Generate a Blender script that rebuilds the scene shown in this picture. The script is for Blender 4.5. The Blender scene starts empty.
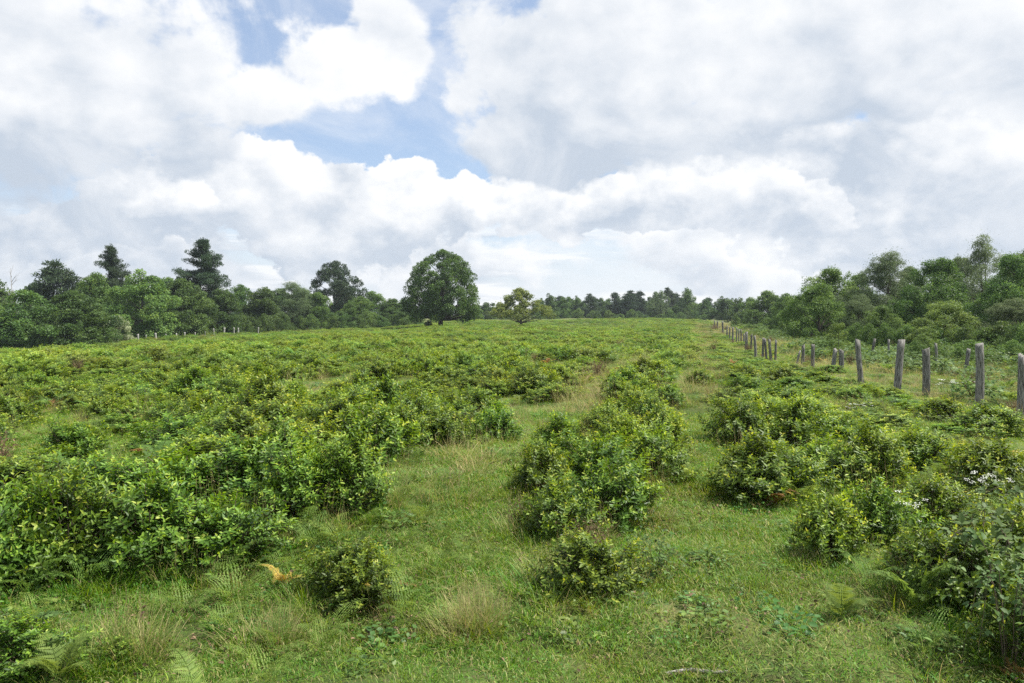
import bpy, math
import numpy as np
from mathutils import Vector

# ------------------------------------------------------------------ camera, light, exposure
scene = bpy.context.scene
W, H = 1024, 683
FOC, HOR, EYE = 796.0, 316.0, 1.7          # focal length in pixels, horizon row, eye height in metres
cam_d = bpy.data.cameras.new('camera'); cam = bpy.data.objects.new('camera', cam_d)
scene.collection.objects.link(cam); scene.camera = cam
cam_d.sensor_width = 36.0; cam_d.lens = 36.0 * FOC / W
cam_d.shift_y = -(H / 2 - HOR) / W
cam_d.clip_start = 0.05; cam_d.clip_end = 6000
cam.location = (0, 0, EYE); cam.rotation_euler = (math.radians(90), 0, 0)

SUN_EL, SUN_AZ = math.radians(57), math.radians(86)      # azimuth clockwise from the view direction (+Y)
sun_dir = Vector((math.sin(SUN_AZ) * math.cos(SUN_EL), math.cos(SUN_AZ) * math.cos(SUN_EL), math.sin(SUN_EL)))
sd = bpy.data.lights.new('sun', 'SUN'); sd.energy = 5.0; sd.angle = math.radians(0.6); sd.color = (1.0, 0.955, 0.88)
sun = bpy.data.objects.new('sun', sd); scene.collection.objects.link(sun)
sun.rotation_euler = (-sun_dir).to_track_quat('-Z', 'Y').to_euler(); sun.location = (30, 10, 60)

vs = scene.view_settings
vs.view_transform = 'Standard'; vs.look = 'None'; vs.gamma = 1.0; vs.exposure = 0.78; vs.use_curve_mapping = False
cy = scene.cycles
cy.max_bounces = 6; cy.diffuse_bounces = 3; cy.glossy_bounces = 2; cy.transmission_bounces = 3; cy.volume_bounces = 0
cy.transparent_max_bounces = 4; cy.caustics_reflective = False; cy.caustics_refractive = False
cy.use_denoising = False
scene.render.film_transparent = False


# ------------------------------------------------------------------ tiny expression language for shader maths
class S:
    nt = None
    def __init__(s, o): s.o = o
    def __add__(a, b): return m('ADD', a, b)
    __radd__ = __add__
    def __sub__(a, b): return m('SUBTRACT', a, b)
    def __rsub__(a, b): return m('SUBTRACT', b, a)
    def __mul__(a, b): return m('MULTIPLY', a, b)
    __rmul__ = __mul__
    def __truediv__(a, b): return m('DIVIDE', a, b)
    def __neg__(a): return m('MULTIPLY', a, -1.0)

def _put(sock, v):
    if isinstance(v, S): S.nt.links.new(v.o, sock)
    else: sock.default_value = v

def m(op, *args, clamp=False):
    n = S.nt.nodes.new('ShaderNodeMath'); n.operation = op; n.use_clamp = clamp
    for i, v in enumerate(args): _put(n.inputs[i], v)
    return S(n.outputs[0])

def smooth(x, lo, hi, a=0.0, b=1.0):
    n = S.nt.nodes.new('ShaderNodeMapRange'); n.interpolation_type = 'SMOOTHSTEP'
    _put(n.inputs[0], x); _put(n.inputs[1], lo); _put(n.inputs[2], hi); n.inputs[3].default_value = a; n.inputs[4].default_value = b
    return S(n.outputs[0])

def vec(x, y, z=0.0):
    n = S.nt.nodes.new('ShaderNodeCombineXYZ')
    for i, v in enumerate((x, y, z)): _put(n.inputs[i], v)
    return S(n.outputs[0])

def noise(v, scale, detail=5.0, rough=0.55, dims='2D', dist=0.0, off=None):
    if off is not None:
        q = S.nt.nodes.new('ShaderNodeVectorMath'); q.operation = 'ADD'; _put(q.inputs[0], v); q.inputs[1].default_value = off; v = S(q.outputs[0])
    n = S.nt.nodes.new('ShaderNodeTexNoise'); n.noise_dimensions = dims
    _put(n.inputs['Vector'], v); n.inputs['Scale'].default_value = scale; n.inputs['Detail'].default_value = detail
    n.inputs['Roughness'].default_value = rough; n.inputs['Distortion'].default_value = dist
    return S(n.outputs[0])

def mixc(f, a, b):
    n = S.nt.nodes.new('ShaderNodeMix'); n.data_type = 'RGBA'
    _put(n.inputs[0], f)
    for k, v in ((6, a), (7, b)):
        if isinstance(v, S): S.nt.links.new(v.o, n.inputs[k])
        else: n.inputs[k].default_value = (*v, 1)
    return S(n.outputs[2])


# ------------------------------------------------------------------ sky: Nishita air with banks of cumulus
def build_sky():
    w = bpy.data.worlds.new('World'); scene.world = w; w.use_nodes = True
    nt = w.node_tree; nt.nodes.clear(); S.nt = nt
    out = nt.nodes.new('ShaderNodeOutputWorld'); bg = nt.nodes.new('ShaderNodeBackground'); nt.links.new(bg.outputs[0], out.inputs[0])
    sky = nt.nodes.new('ShaderNodeTexSky'); sky.sky_type = 'NISHITA'; sky.sun_disc = False
    sky.sun_elevation = SUN_EL; sky.sun_rotation = SUN_AZ; sky.dust_density = 0.3; sky.air_density = 1.0; sky.ozone_density = 3.0
    bg.inputs[1].default_value = 0.082
    K = 1 / 0.13
    tc = nt.nodes.new('ShaderNodeTexCoord'); sp = nt.nodes.new('ShaderNodeSeparateXYZ'); nt.links.new(tc.outputs['Generated'], sp.inputs[0])
    x, y, z = (S(sp.outputs[i]) for i in range(3))
    az = m('ARCTAN2', x, y); hyp = m('SQRT', x * x + y * y); el = m('ARCTAN2', z, hyp)
    def A(px, py):
        a = math.atan((px - 512) / FOC); return a, math.atan((HOR - py) / FOC * math.cos(a))
    R = 1.0 / FOC
    p0 = vec(az, m('MULTIPLY', el, 1.35))
    n1 = noise(p0, 5.0, 6, 0.52); n2 = noise(p0, 5.0, 6, 0.52, off=(7.3, 2.1, 0))
    n3 = noise(p0, 17.0, 5, 0.56, off=(1.7, 9.4, 0)); n4 = noise(p0, 17.0, 5, 0.56, off=(4.4, 3.3, 0))
    wa = az + (n1 - 0.5) * 0.16 + (n3 - 0.5) * 0.035
    we = el + (n2 - 0.5) * 0.11 + (n4 - 0.5) * 0.032
    # relief of the billows: the same noise a little towards the sun
    SC = 8.0
    b0 = noise(p0, SC, 5, 0.5, off=(3.0, 5.0, 0)); b1 = noise(p0, SC, 5, 0.5, off=(3.0 + 0.018, 5.0 + 0.022, 0))
    relief = (b0 - b1) * 1.5
    SC2 = 4.0
    c0 = noise(p0, SC2, 4, 0.5, off=(13.0, 5.0, 0)); c1 = noise(p0, SC2, 4, 0.5, off=(13.0 + 0.03, 5.0 + 0.05, 0))
    relief = relief + (c0 - c1) * 1.9
    f0 = noise(p0, 21.0, 4, 0.55, off=(2.0, 8.0, 0)); f1 = noise(p0, 21.0, 4, 0.55, off=(2.0 + 0.006 * 21 / 4, 8.0 + 0.007 * 21 / 4, 0))
    relief = relief + (f0 - f1) * 0.5
    wisp = noise(p0, 6.0, 7, 0.62, off=(31, 2, 0), dist=0.4)
    WHITE = tuple(K * c for c in (0.95, 0.96, 0.975)); GREY = tuple(K * c for c in (0.49, 0.57, 0.68))
    PALE = tuple(K * c for c in (0.74, 0.80, 0.87))
    sk = mixc(0.25, S(sky.outputs[0]), tuple(K * c for c in (0.50, 0.70, 1.05)))
    # air whitens towards the horizon
    col = mixc(smooth(el, 0.0, 0.17, 0.93, 0.05), sk, PALE)
    # distant stratocumulus seen almost edge on: long thin bands
    q = vec(az * 3.0, m('MULTIPLY', el, 26.0))
    s1 = noise(q, 1.5, 6, 0.55); s2 = noise(q, 1.5, 6, 0.55, off=(0.06, 0.22, 0))
    bandm = smooth(s1, 0.36, 0.56) * smooth(el, 0.14, 0.09)
    bcol = mixc(m('ADD', (s1 - s2) * 4.0, 0.62, clamp=True), GREY, WHITE)
    col = mixc(bandm * 0.85, col, bcol)

    def layer(col, blobs, edge, base_lo, base_hi, greyamt=0.9, edgew=0.16, namp=0.5, soft=1.0, crisp=0.0):
        """blobs in picture positions of the cloud; base_lo/hi: elevation range over which the grey base turns to white top"""
        f = None
        for (px, py, rx, ry) in blobs:
            a, e = A(px, py)
            d = m('SQRT', m('POWER', m('ABSOLUTE', (wa - a) * (1 / (rx * R))), 2.0) + m('POWER', m('ABSOLUTE', (we - e) * (1 / (ry * R))), 2.0))
            g = 1.0 - d
            f = g if f is None else m('SMOOTH_MAX', f, g, 0.12)
        f = f + (n3 - 0.5) * namp + (b0 - 0.5) * namp + (wisp - 0.5) * 0.5 + (f0 - 0.5) * (0.25 + crisp)
        alpha = smooth(f, edge, edge + edgew)
        eb, et = A(512, base_lo)[1], A(512, base_hi)[1]
        # top-lit: bright near upper rim, grey towards the base
        hgt = smooth(we + (b0 - 0.5) * 0.07 + (c0 - 0.5) * 0.10, eb, et)
        core = smooth(f, 0.0, 0.9)
        lit = m('ADD', hgt * (1 - 0.25 * core) + relief * soft + (f0 - f1) * (crisp * 1.6), 1.0 - greyamt - 0.04 + 0.0, clamp=True)
        c = mixc(lit, GREY, WHITE)
        return mixc(alpha, col, c)

    # low and middle cumulus heads, then the two big nearer banks
    col = layer(col, [(120, 265, 260, 42), (430, 262, 240, 40), (760, 262, 300, 42), (1000, 250, 160, 50)], 0.34, 290, 232, 0.76, 0.3, 0.6, 0.9)
    col = layer(col, [(330, 222, 170, 52), (225, 200, 85, 62), (268, 172, 52, 44), (398, 192, 52, 42), (470, 205, 60, 40), (520, 200, 60, 34)], 0.10, 250, 186, 0.86, 0.10, 0.6, 1.0, 0.35)
    col = layer(col, [(20, 225, 130, 34), (110, 208, 70, 40), (180, 212, 60, 40)], 0.10, 240, 195, 0.8, 0.12, 0.6, 1.0, 0.35)
    col = layer(col, [(960, 160, 170, 66), (1060, 110, 130, 80), (840, 175, 110, 60), (900, 240, 160, 30)], 0.10, 236, 140, 0.92, 0.16, 0.6, 1.0, 0.3)
    col = layer(col, [(560, 214, 110, 34), (715, 200, 70, 56), (645, 184, 54, 46), (600, 190, 60, 30), (640, 218, 70, 34), (795, 222, 70, 34)], 0.12, 244, 186, 0.88, 0.10, 0.5, 1.0, 0.4)
    col = layer(col, [(20, 50, 240, 160), (-120, 120, 240, 110), (150, 80, 130, 90), (200, 150, 84, 50), (262, 96, 80, 52), (340, 52, 80, 60), (370, 10, 66, 50), (392, 64, 46, 44)], 0.14, 196, 84, 1.02, 0.34, 0.6, 0.75, 0.05)
    col = layer(col, [(620, 60, 190, 116), (850, 40, 290, 116), (520, 100, 86, 90), (1100, 30, 200, 80), (700, 122, 200, 62), (548, 150, 104, 44)], 0.12, 184, 80, 1.22, 0.28, 0.55, 0.75, 0.05)
    # high soft veil keeps the rest of the sky (behind and above the camera) broken cloud
    over = smooth(el, 0.42, 0.62)
    back = smooth(m('ABSOLUTE', az), 0.72, 0.95)
    zone = m('MAXIMUM', over, back)
    pm = vec(x / (z + 0.25), y / (z + 0.25))
    k0 = noise(pm, 1.3, 7, 0.55, off=(5, 5, 0))
    ca = smooth(k0, 0.44, 0.58) * zone
    col = mixc(ca, col, mixc(smooth(k0, 0.5, 0.75), WHITE, GREY))
    # a thin veil whitens the blue gaps
    col = mixc(smooth(wisp, 0.35, 0.72, 0.10, 0.50), col, WHITE)
    nt.links.new(col.o, bg.inputs[0])
    w.cycles.sampling_method = 'NONE'
build_sky()
#@@BODY
# ------------------------------------------------------------------ helpers: meshes, objects, terrain
rng = np.random.default_rng(11)
COL = scene.collection

def px(x, Y): return (x - 512.0) / FOC * Y                    # picture column at depth Y -> metres
def pz(y, Y): return EYE - (y - HOR) / FOC * Y               # picture row at depth Y -> height in metres

def sst(t): t = np.clip(t, 0, 1); return t * t * (3 - 2 * t)

_wr = np.random.default_rng(5)
_waves = [(_wr.uniform(0, 6.28), 2 * np.pi / L, _wr.uniform(0, 6.28), A) for L, A, n in
          ((46, .13, 3), (21, .06, 4), (9, .045, 4), (3.1, .022, 5), (1.15, .012, 6), (0.5, .006, 5)) for _ in range(n)]
def terrain(X, Y):
    X = np.asarray(X, float); Y = np.asarray(Y, float)
    r = -X / np.maximum(Y, 1.0)
    z = -2.7 * np.power(np.clip((r - .08) / .55, 0, 1.35), 1.4) * sst((Y - 22) / 75)
    fade = sst(np.hypot(X, Y) / 30) * .75 + .25
    for th, k, ph, A in _waves:
        z = z + A * np.sin(k * (X * math.cos(th) + Y * math.sin(th)) + ph) * (fade if k < .5 else 1) * (1.0 if k < .8 else np.exp(-np.hypot(X, Y) / 60))
    z = z + .7 * sst((Y - 135) / 80) * sst((.25 - r) / .15)
    z = z - .42 * np.exp(-((X + 5) ** 2 + (Y - 127) ** 2) / 900.0)
    # the worn lane right of the middle row and a shallow hollow beyond the fence
    z = z - .35 * sst((X - fence_x(Y) - 1) / 6) * sst((Y - 8) / 20)
    return z
_FY = np.array([-5, 4, 9, 13.2, 14.7, 18.3, 21, 25, 31, 38, 52, 62, 77, 110, 160, 400.]); _FX = np.array([6, 6.6, 7.4, 8.4, 8.65, 9.4, 9.5, 9.6, 10.3, 11.9, 15.4, 17.6, 20.6, 29.0, 41, 100.])
def fence_x(Y): return np.interp(Y, _FY, _FX)
def lane_u(X, Y): return X - .236 * Y                        # across the planting rows

def patch(X, Y, L=6.0, s=0.0):                                # smooth pseudo-random field in about -1..1
    X = np.asarray(X); Y = np.asarray(Y); k = 2 * np.pi / L; v = 0
    for i, (a, b) in enumerate(((.3, 1.0), (1.9, 1.31), (3.7, .83), (5.1, 1.7), (2.6, 2.3))):
        v = v + np.sin(k * b * (X * math.cos(a + s) + Y * math.sin(a + s)) + 1.7 * i + s * 9) / (1 + .35 * i)
    return v / 2.6

class Geo:
    def __init__(s): s.v = []; s.f = []; s.t = []; s.n = 0; s.m = []
    def add(s, V, F, T, mi=0):
        V = np.asarray(V, float).reshape(-1, 3); F = np.asarray(F, int).reshape(-1, 3)
        s.v.append(V); s.f.append(F + s.n); s.t.append(np.broadcast_to(np.asarray(T, float), (len(V),)).copy()); s.n += len(V)
        s.m.append(np.full(len(F), mi))
    def mesh(s, name, mats, smooth=False):
        V = np.concatenate(s.v); F = np.concatenate(s.f); T = np.concatenate(s.t); M = np.concatenate(s.m)
        me = bpy.data.meshes.new(name)
        me.vertices.add(len(V)); me.vertices.foreach_set('co', V.astype(np.float32).ravel())
        me.loops.add(F.size); me.loops.foreach_set('vertex_index', F.astype(np.int32).ravel())
        me.polygons.add(len(F)); me.polygons.foreach_set('loop_start', np.arange(0, F.size, 3, dtype=np.int32))
        me.polygons.foreach_set('material_index', M.astype(np.int32))
        if smooth: me.polygons.foreach_set('use_smooth', np.ones(len(F), bool))
        at = me.attributes.new('tint', 'FLOAT', 'POINT'); at.data.foreach_set('value', T.astype(np.float32))
        for mt in (mats if isinstance(mats, (list, tuple)) else [mats]): me.materials.append(mt)
        me.update(); me.validate()
        return me

def nrm(a): return a / np.maximum(np.linalg.norm(a, axis=-1, keepdims=True), 1e-9)
def rdir(r, n): return nrm(r.normal(size=(n, 3)))

# leaf templates: (x across, y along, z lift), unit length
def tpl_diamond(w=.5, fold=.12, pos=.45):
    return np.array([(0, 0, 0), (-w / 2, pos, fold), (0, 1, -.05), (w / 2, pos, fold)]), np.array([(0, 1, 2), (0, 2, 3)])
def tpl_leaf(w=.36, fold=.07, droop=.18, p1=.3, p2=.68, w2=.86):
    v = [(0, 0, 0), (0, p1, -fold * .4), (0, p2, -fold * .4), (0, 1, -droop), (-w / 2, p1, fold), (w / 2, p1, fold), (-w * w2 / 2, p2, fold * .7), (w * w2 / 2, p2, fold * .7)]
    v = [(x, y, z - droop * y * y * .9 + (droop if i == 3 else 0)) for i, (x, y, z) in enumerate(v)]
    v[3] = (0, 1, -droop * .95)
    f = [(0, 4, 1), (0, 1, 5), (4, 6, 2), (4, 2, 1), (1, 2, 7), (1, 7, 5), (6, 3, 2), (2, 3, 7)]
    return np.array(v), np.array(f)
def tpl_blade(w=.05, bend=.35):
    v = []; 
    for i, t in enumerate((0, .4, .75)):
        ww = w * (1 - .35 * t); z = bend * t * t; v += [(-ww / 2, t, z), (ww / 2, t, z)]
    v.append((0, 1, bend)); f = [(0, 1, 3), (0, 3, 2), (2, 3, 5), (2, 5, 4), (4, 5, 6)]
    return np.array(v), np.array(f)

def place(g, tpl, P, T, N, L, tint, wscale=None, mi=0):
    """instances of a template: base points P, along-direction T, rough normal N, length L"""
    tv, tf = tpl; n = len(P); P = np.asarray(P, float)
    T = nrm(np.asarray(T, float)); B = nrm(np.cross(T, N)); N2 = np.cross(B, T)
    L = np.broadcast_to(np.asarray(L, float), (n,)); ws = np.ones(n) if wscale is None else np.broadcast_to(wscale, (n,))
    V = P[:, None] + L[:, None, None] * (tv[None, :, 0, None] * ws[:, None, None] * B[:, None] + tv[None, :, 1, None] * T[:, None] + tv[None, :, 2, None] * N2[:, None])
    F = tf[None] + (np.arange(n) * len(tv))[:, None, None]
    g.add(V.reshape(-1, 3), F.reshape(-1, 3), np.repeat(np.broadcast_to(tint, (n,)), len(tv)), mi)

def tube(g, pts, rad, sides=6, tint=.5, mi=0, cap=True, rough=0.0, r=None):
    pts = np.asarray(pts, float); k = len(pts); rad = np.broadcast_to(np.asarray(rad, float), (k,))
    tan = nrm(np.gradient(pts, axis=0)); ref = np.array([.31, .95, .1]) if abs(tan[0, 1]) < .9 else np.array([1, 0, .2])
    a = nrm(np.cross(tan, ref)); b = np.cross(tan, a)
    th = np.arange(sides) / sides * 2 * np.pi
    ring = np.cos(th)[None, :, None] * a[:, None] + np.sin(th)[None, :, None] * b[:, None]
    rr = rad[:, None, None] * (1 + (rough * r.normal(size=(k, sides, 1)) if rough else 0))
    V = (pts[:, None] + ring * rr).reshape(-1, 3); F = []
    for i in range(k - 1):
        for j in range(sides):
            p, q = i * sides + j, i * sides + (j + 1) % sides; F += [(p, q, q + sides), (p, q + sides, p + sides)]
    V = list(V)
    if cap:
        V.append(pts[-1]); c = len(V) - 1
        F += [((k - 1) * sides + j, (k - 1) * sides + (j + 1) % sides, c) for j in range(sides)]
    g.add(np.array(V), F, tint, mi)

def bez(a, b, c, n=6):
    t = np.linspace(0, 1, n)[:, None]; a, b, c = map(np.asarray, (a, b, c))
    return (1 - t) ** 2 * a + 2 * t * (1 - t) * b + t * t * c

# ------------------------------------------------------------------ materials
def leaf_mat(name, stops, rough=.5, trans=.3, ovar=.35, spec=.4, hue=.025, place_var=.0, tgain=1.6, hc=.494):
    mt = bpy.data.materials.new(name); mt.use_nodes = True; nt = mt.node_tree; nt.nodes.clear(); S.nt = nt
    N = nt.nodes.new
    at = N('ShaderNodeAttribute'); at.attribute_name = 'tint'
    rp = N('ShaderNodeValToRGB'); nt.links.new(at.outputs['Fac'], rp.inputs[0])
    while len(rp.color_ramp.elements) < len(stops): rp.color_ramp.elements.new(.5)
    for e, (p, c) in zip(rp.color_ramp.elements, stops): e.position = p; e.color = (*c, 1)
    oi = N('ShaderNodeObjectInfo'); rnd = S(oi.outputs['Random'])
    geo = N('ShaderNodeNewGeometry'); pos = S(geo.outputs['Position'])
    val = 1.0 - ovar / 2 + rnd * ovar; hu = hc + (rnd * 7.31 - m('FLOOR', rnd * 7.31) - 0.5) * (2 * hue)
    if place_var:
        q = noise(pos, .09, 3, .6, '3D'); q2 = noise(pos, .5, 3, .6, '3D')
        val = val * (1.0 + (q - .5) * place_var * 2 + (q2 - .5) * place_var * 1.5); hu = hu + (q2 - .5) * .07 - (q - .5) * .05
    hs = N('ShaderNodeHueSaturation'); nt.links.new(rp.outputs[0], hs.inputs['Color']); _put(hs.inputs['Hue'], hu); _put(hs.inputs['Value'], val)
    pr = N('ShaderNodeBsdfPrincipled'); pr.inputs['Roughness'].default_value = rough; pr.inputs['Specular IOR Level'].default_value = spec
    nt.links.new(hs.outputs[0], pr.inputs['Base Color'])
    tr = N('ShaderNodeBsdfTranslucent'); ht = N('ShaderNodeHueSaturation'); nt.links.new(hs.outputs[0], ht.inputs['Color'])
    ht.inputs['Hue'].default_value = .475; ht.inputs['Saturation'].default_value = 1.1; ht.inputs['Value'].default_value = tgain
    nt.links.new(ht.outputs[0], tr.inputs[0])
    mx = N('ShaderNodeMixShader'); mx.inputs[0].default_value = trans; nt.links.new(pr.outputs[0], mx.inputs[1]); nt.links.new(tr.outputs[0], mx.inputs[2])
    o = N('ShaderNodeOutputMaterial'); nt.links.new(mx.outputs[0], o.inputs[0])
    return mt

def bark_mat(name, c1, c2, scale=9, stretch=6):
    mt = bpy.data.materials.new(name); mt.use_nodes = True; nt = mt.node_tree; S.nt = nt
    pr = nt.nodes['Principled BSDF']; pr.inputs['Roughness'].default_value = .9; pr.inputs['Specular IOR Level'].default_value = .2
    tc = nt.nodes.new('ShaderNodeTexCoord'); mp = nt.nodes.new('ShaderNodeMapping'); nt.links.new(tc.outputs['Object'], mp.inputs[0]); mp.inputs['Scale'].default_value = (stretch, stretch, 1)
    f = noise(S(mp.outputs[0]), scale, 6, .65, '3D'); g = noise(S(tc.outputs['Object']), 2.2, 4, .6, '3D')
    c = mixc(smooth(f, .35, .65), c1, c2); c = mixc(smooth(g, .45, .7, 0, .6), c, tuple(.6 * a + .4 * b for a, b in zip(c1, (.13, .16, .09))))
    oi = nt.nodes.new('ShaderNodeObjectInfo'); hs = nt.nodes.new('ShaderNodeHueSaturation'); _put(hs.inputs['Value'], .78 + S(oi.outputs['Random']) * .44)
    nt.links.new(c.o, hs.inputs['Color']); nt.links.new(hs.outputs[0], pr.inputs['Base Color'])
    bp = nt.nodes.new('ShaderNodeBump'); bp.inputs['Strength'].default_value = .7; bp.inputs['Distance'].default_value = .02; nt.links.new(f.o, bp.inputs['Height']); nt.links.new(bp.outputs[0], pr.inputs['Normal'])
    return mt

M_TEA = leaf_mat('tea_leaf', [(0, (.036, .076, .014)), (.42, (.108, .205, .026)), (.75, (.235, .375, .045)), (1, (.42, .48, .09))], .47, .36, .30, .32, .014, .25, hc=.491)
M_TEAFAR = leaf_mat('tea_leaf_distant', [(0, (.062, .115, .022)), (.5, (.152, .258, .036)), (.8, (.255, .365, .055)), (1, (.34, .38, .11))], .5, .36, .5, .3, .022, .5, hc=.495)
M_FERN = leaf_mat('fern_leaf', [(0, (.06, .115, .024)), (.5, (.13, .215, .045)), (1, (.24, .34, .075))], .6, .38, .35, .25, .02, hc=.50)
M_DRYFERN = leaf_mat('dry_fern_leaf', [(0, (.30, .19, .05)), (.5, (.50, .36, .08)), (1, (.60, .46, .13))], .7, .3, .3, .15, .01, tgain=1.2, hc=.508)
M_RUST = leaf_mat('rust_fern_leaf', [(0, (.15, .075, .030)), (.5, (.30, .15, .06)), (1, (.44, .26, .10))], .7, .25, .3, .15, .01, tgain=1.2, hc=.51)
M_BRAM = leaf_mat('bramble_leaf', [(0, (.045, .085, .024)), (.5, (.085, .145, .04)), (.85, (.13, .205, .06)), (1, (.20, .29, .09))], .58, .30, .25, .25, .012, hc=.502)
M_GRASS = leaf_mat('grass_blade', [(0, (.045, .115, .012)), (.45, (.105, .225, .022)), (.75, (.205, .34, .040)), (1, (.44, .38, .17))], .5, .35, .4, .25, .03, .4)
M_DRY = leaf_mat('dry_grass_blade', [(0, (.09, .16, .03)), (.35, (.22, .26, .075)), (.7, (.38, .34, .15)), (1, (.50, .43, .22))], .65, .3, .3, .2, .02, .2)
M_BROWN = leaf_mat('withered_stems', [(0, (.07, .050, .030)), (.5, (.15, .11, .062)), (1, (.27, .20, .11))], .8, .15, .3, .15, .02)
M_WEED = leaf_mat('weed_leaf', [(0, (.045, .105, .022)), (.5, (.09, .185, .035)), (1, (.19, .30, .07))], .5, .32, .4, .35, .03, .2)
M_FLOWER = leaf_mat('white_petal', [(0, (.72, .73, .68)), (1, (.86, .87, .82))], .6, .3, .1, .3, .01)
M_BROAD = leaf_mat('broadleaf_leaf', [(0, (.030, .067, .018)), (.5, (.074, .140, .032)), (.85, (.135, .22, .052)), (1, (.19, .28, .08))], .5, .34, .5, .3, .012, hc=.500)
M_OAK = leaf_mat('lone_tree_leaf', [(0, (.028, .062, .016)), (.5, (.065, .128, .027)), (.85, (.12, .205, .045)), (1, (.17, .25, .06))], .48, .32, .1, .3, .01, hc=.499)
M_LIGHT = leaf_mat('light_broadleaf_leaf', [(0, (.045, .088, .022)), (.5, (.105, .178, .042)), (.85, (.175, .265, .065)), (1, (.26, .34, .10))], .5, .35, .35, .3, .014, hc=.503)
M_YELLOW = leaf_mat('yellowish_tree_leaf', [(0, (.07, .115, .03)), (.5, (.16, .23, .055)), (.85, (.25, .32, .085)), (1, (.32, .38, .12))], .5, .38, .1, .3, .01)
M_WILLOW = leaf_mat('silvery_leaf', [(0, (.075, .11, .045)), (.5, (.14, .19, .085)), (1, (.25, .30, .15))], .5, .3, .3, .3, .01, hc=.51)
M_PINE = leaf_mat('pine_needles', [(0, (.026, .052, .028)), (.5, (.052, .092, .044)), (1, (.10, .145, .065))], .6, .2, .4, .25, .02)
M_PALE = leaf_mat('pale_shrub_leaf', [(0, (.13, .18, .09)), (.5, (.24, .30, .16)), (1, (.40, .46, .28))], .5, .3, .2, .35, .02)
M_BARK = bark_mat('bark', (.035, .028, .022), (.11, .092, .075))
M_BARKP = bark_mat('pine_bark', (.05, .034, .025), (.13, .095, .07))
M_DEAD = bark_mat('dead_wood', (.16, .145, .125), (.34, .32, .29))
M_POST = bark_mat('weathered_post_wood', (.055, .052, .046), (.27, .26, .24), 7, 9)
M_POSTPALE = bark_mat('pale_post', (.22, .215, .20), (.40, .39, .37), 7, 5)
M_STEM = bark_mat('shrub_stem', (.055, .040, .028), (.15, .115, .08), 12, 3)

def ground_mat():
    mt = bpy.data.materials.new('meadow_soil'); mt.use_nodes = True; nt = mt.node_tree; S.nt = nt
    pr = nt.nodes['Principled BSDF']; pr.inputs['Roughness'].default_value = .95; pr.inputs['Specular IOR Level'].default_value = .1
    pos = S(nt.nodes.new('ShaderNodeNewGeometry').outputs['Position'])
    big = noise(pos, .16, 4, .6, '3D'); mid = noise(pos, 1.3, 5, .6, '3D'); fin = noise(pos, 28, 4, .7, '3D')
    c = mixc(smooth(mid, .38, .62), (.050, .085, .020), (.095, .135, .032))
    c = mixc(smooth(big, .45, .62, 0, .7), c, (.22, .21, .09))
    c = mixc(smooth(fin, .45, .7, 0, .75), c, (.085, .062, .038))
    nt.links.new(c.o, pr.inputs['Base Color'])
    bp = nt.nodes.new('ShaderNodeBump'); bp.inputs['Strength'].default_value = .8; bp.inputs['Distance'].default_value = .03; nt.links.new(fin.o, bp.inputs['Height']); nt.links.new(bp.outputs[0], pr.inputs['Normal'])
    return mt

# ------------------------------------------------------------------ object helpers
def tag(o, label=None, cat=None, group=None, kind=None):
    if label: o['label'] = label
    if cat: o['category'] = cat
    if group: o['group'] = group
    if kind: o['kind'] = kind
    return o
def mesh_obj(name, me, parent=None):
    o = bpy.data.objects.new(name, me); COL.objects.link(o)
    if parent is not None: o.parent = parent
    return o
def put(name, parts, loc, rz=0.0, scl=(1, 1, 1), label=None, cat=None, group=None, tilt=(0, 0), kind=None):
    """a thing: Empty at its base + one mesh per part.  parts: [(part_name, mesh, [(sub_name, mesh)...])] ; one mesh alone -> the thing is that mesh"""
    if not isinstance(parts, (list, tuple)):
        r = mesh_obj(name, parts)
    else:
        r = bpy.data.objects.new(name, None); COL.objects.link(r); r.empty_display_size = .2
        for p in parts: mesh_obj(p[0], p[1], r)
    r.location = loc; r.rotation_euler = (tilt[0], tilt[1], rz); r.scale = scl
    return tag(r, label, cat, group, kind)

# ------------------------------------------------------------------ ground: one sheet to the horizon
def build_ground():
    def axis(lo, hi, fine_lo, fine_hi, step, grow):
        a = list(np.arange(fine_lo, fine_hi + 1e-6, step)); s = step
        while a[-1] < hi: s *= grow; a.append(a[-1] + s)
        s = step
        while a[0] > lo: s *= grow; a.insert(0, a[0] - s)
        return np.array(a)
    xs = axis(-2600, 2600, -9, 12, .16, 1.06); ys = axis(-300, 4500, 1.5, 22, .16, 1.045)
    X, Y = np.meshgrid(xs, ys); Z = terrain(X, Y)
    far = sst((np.hypot(X, Y) - 420) / 900); Z = Z * (1 - far) - 1.0 * far
    V = np.stack([X, Y, Z], -1).reshape(-1, 3); nx, ny = len(xs), len(ys)
    i = (np.arange(ny - 1)[:, None] * nx + np.arange(nx - 1)[None]).ravel()
    F = np.concatenate([np.stack([i, i + 1, i + nx + 1], -1), np.stack([i, i + nx + 1, i + nx], -1)])
    g = Geo(); g.add(V, F, .5)
    tag(mesh_obj('ground', g.mesh('ground', ground_mat(), True)), kind='structure')
build_ground()

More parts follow.
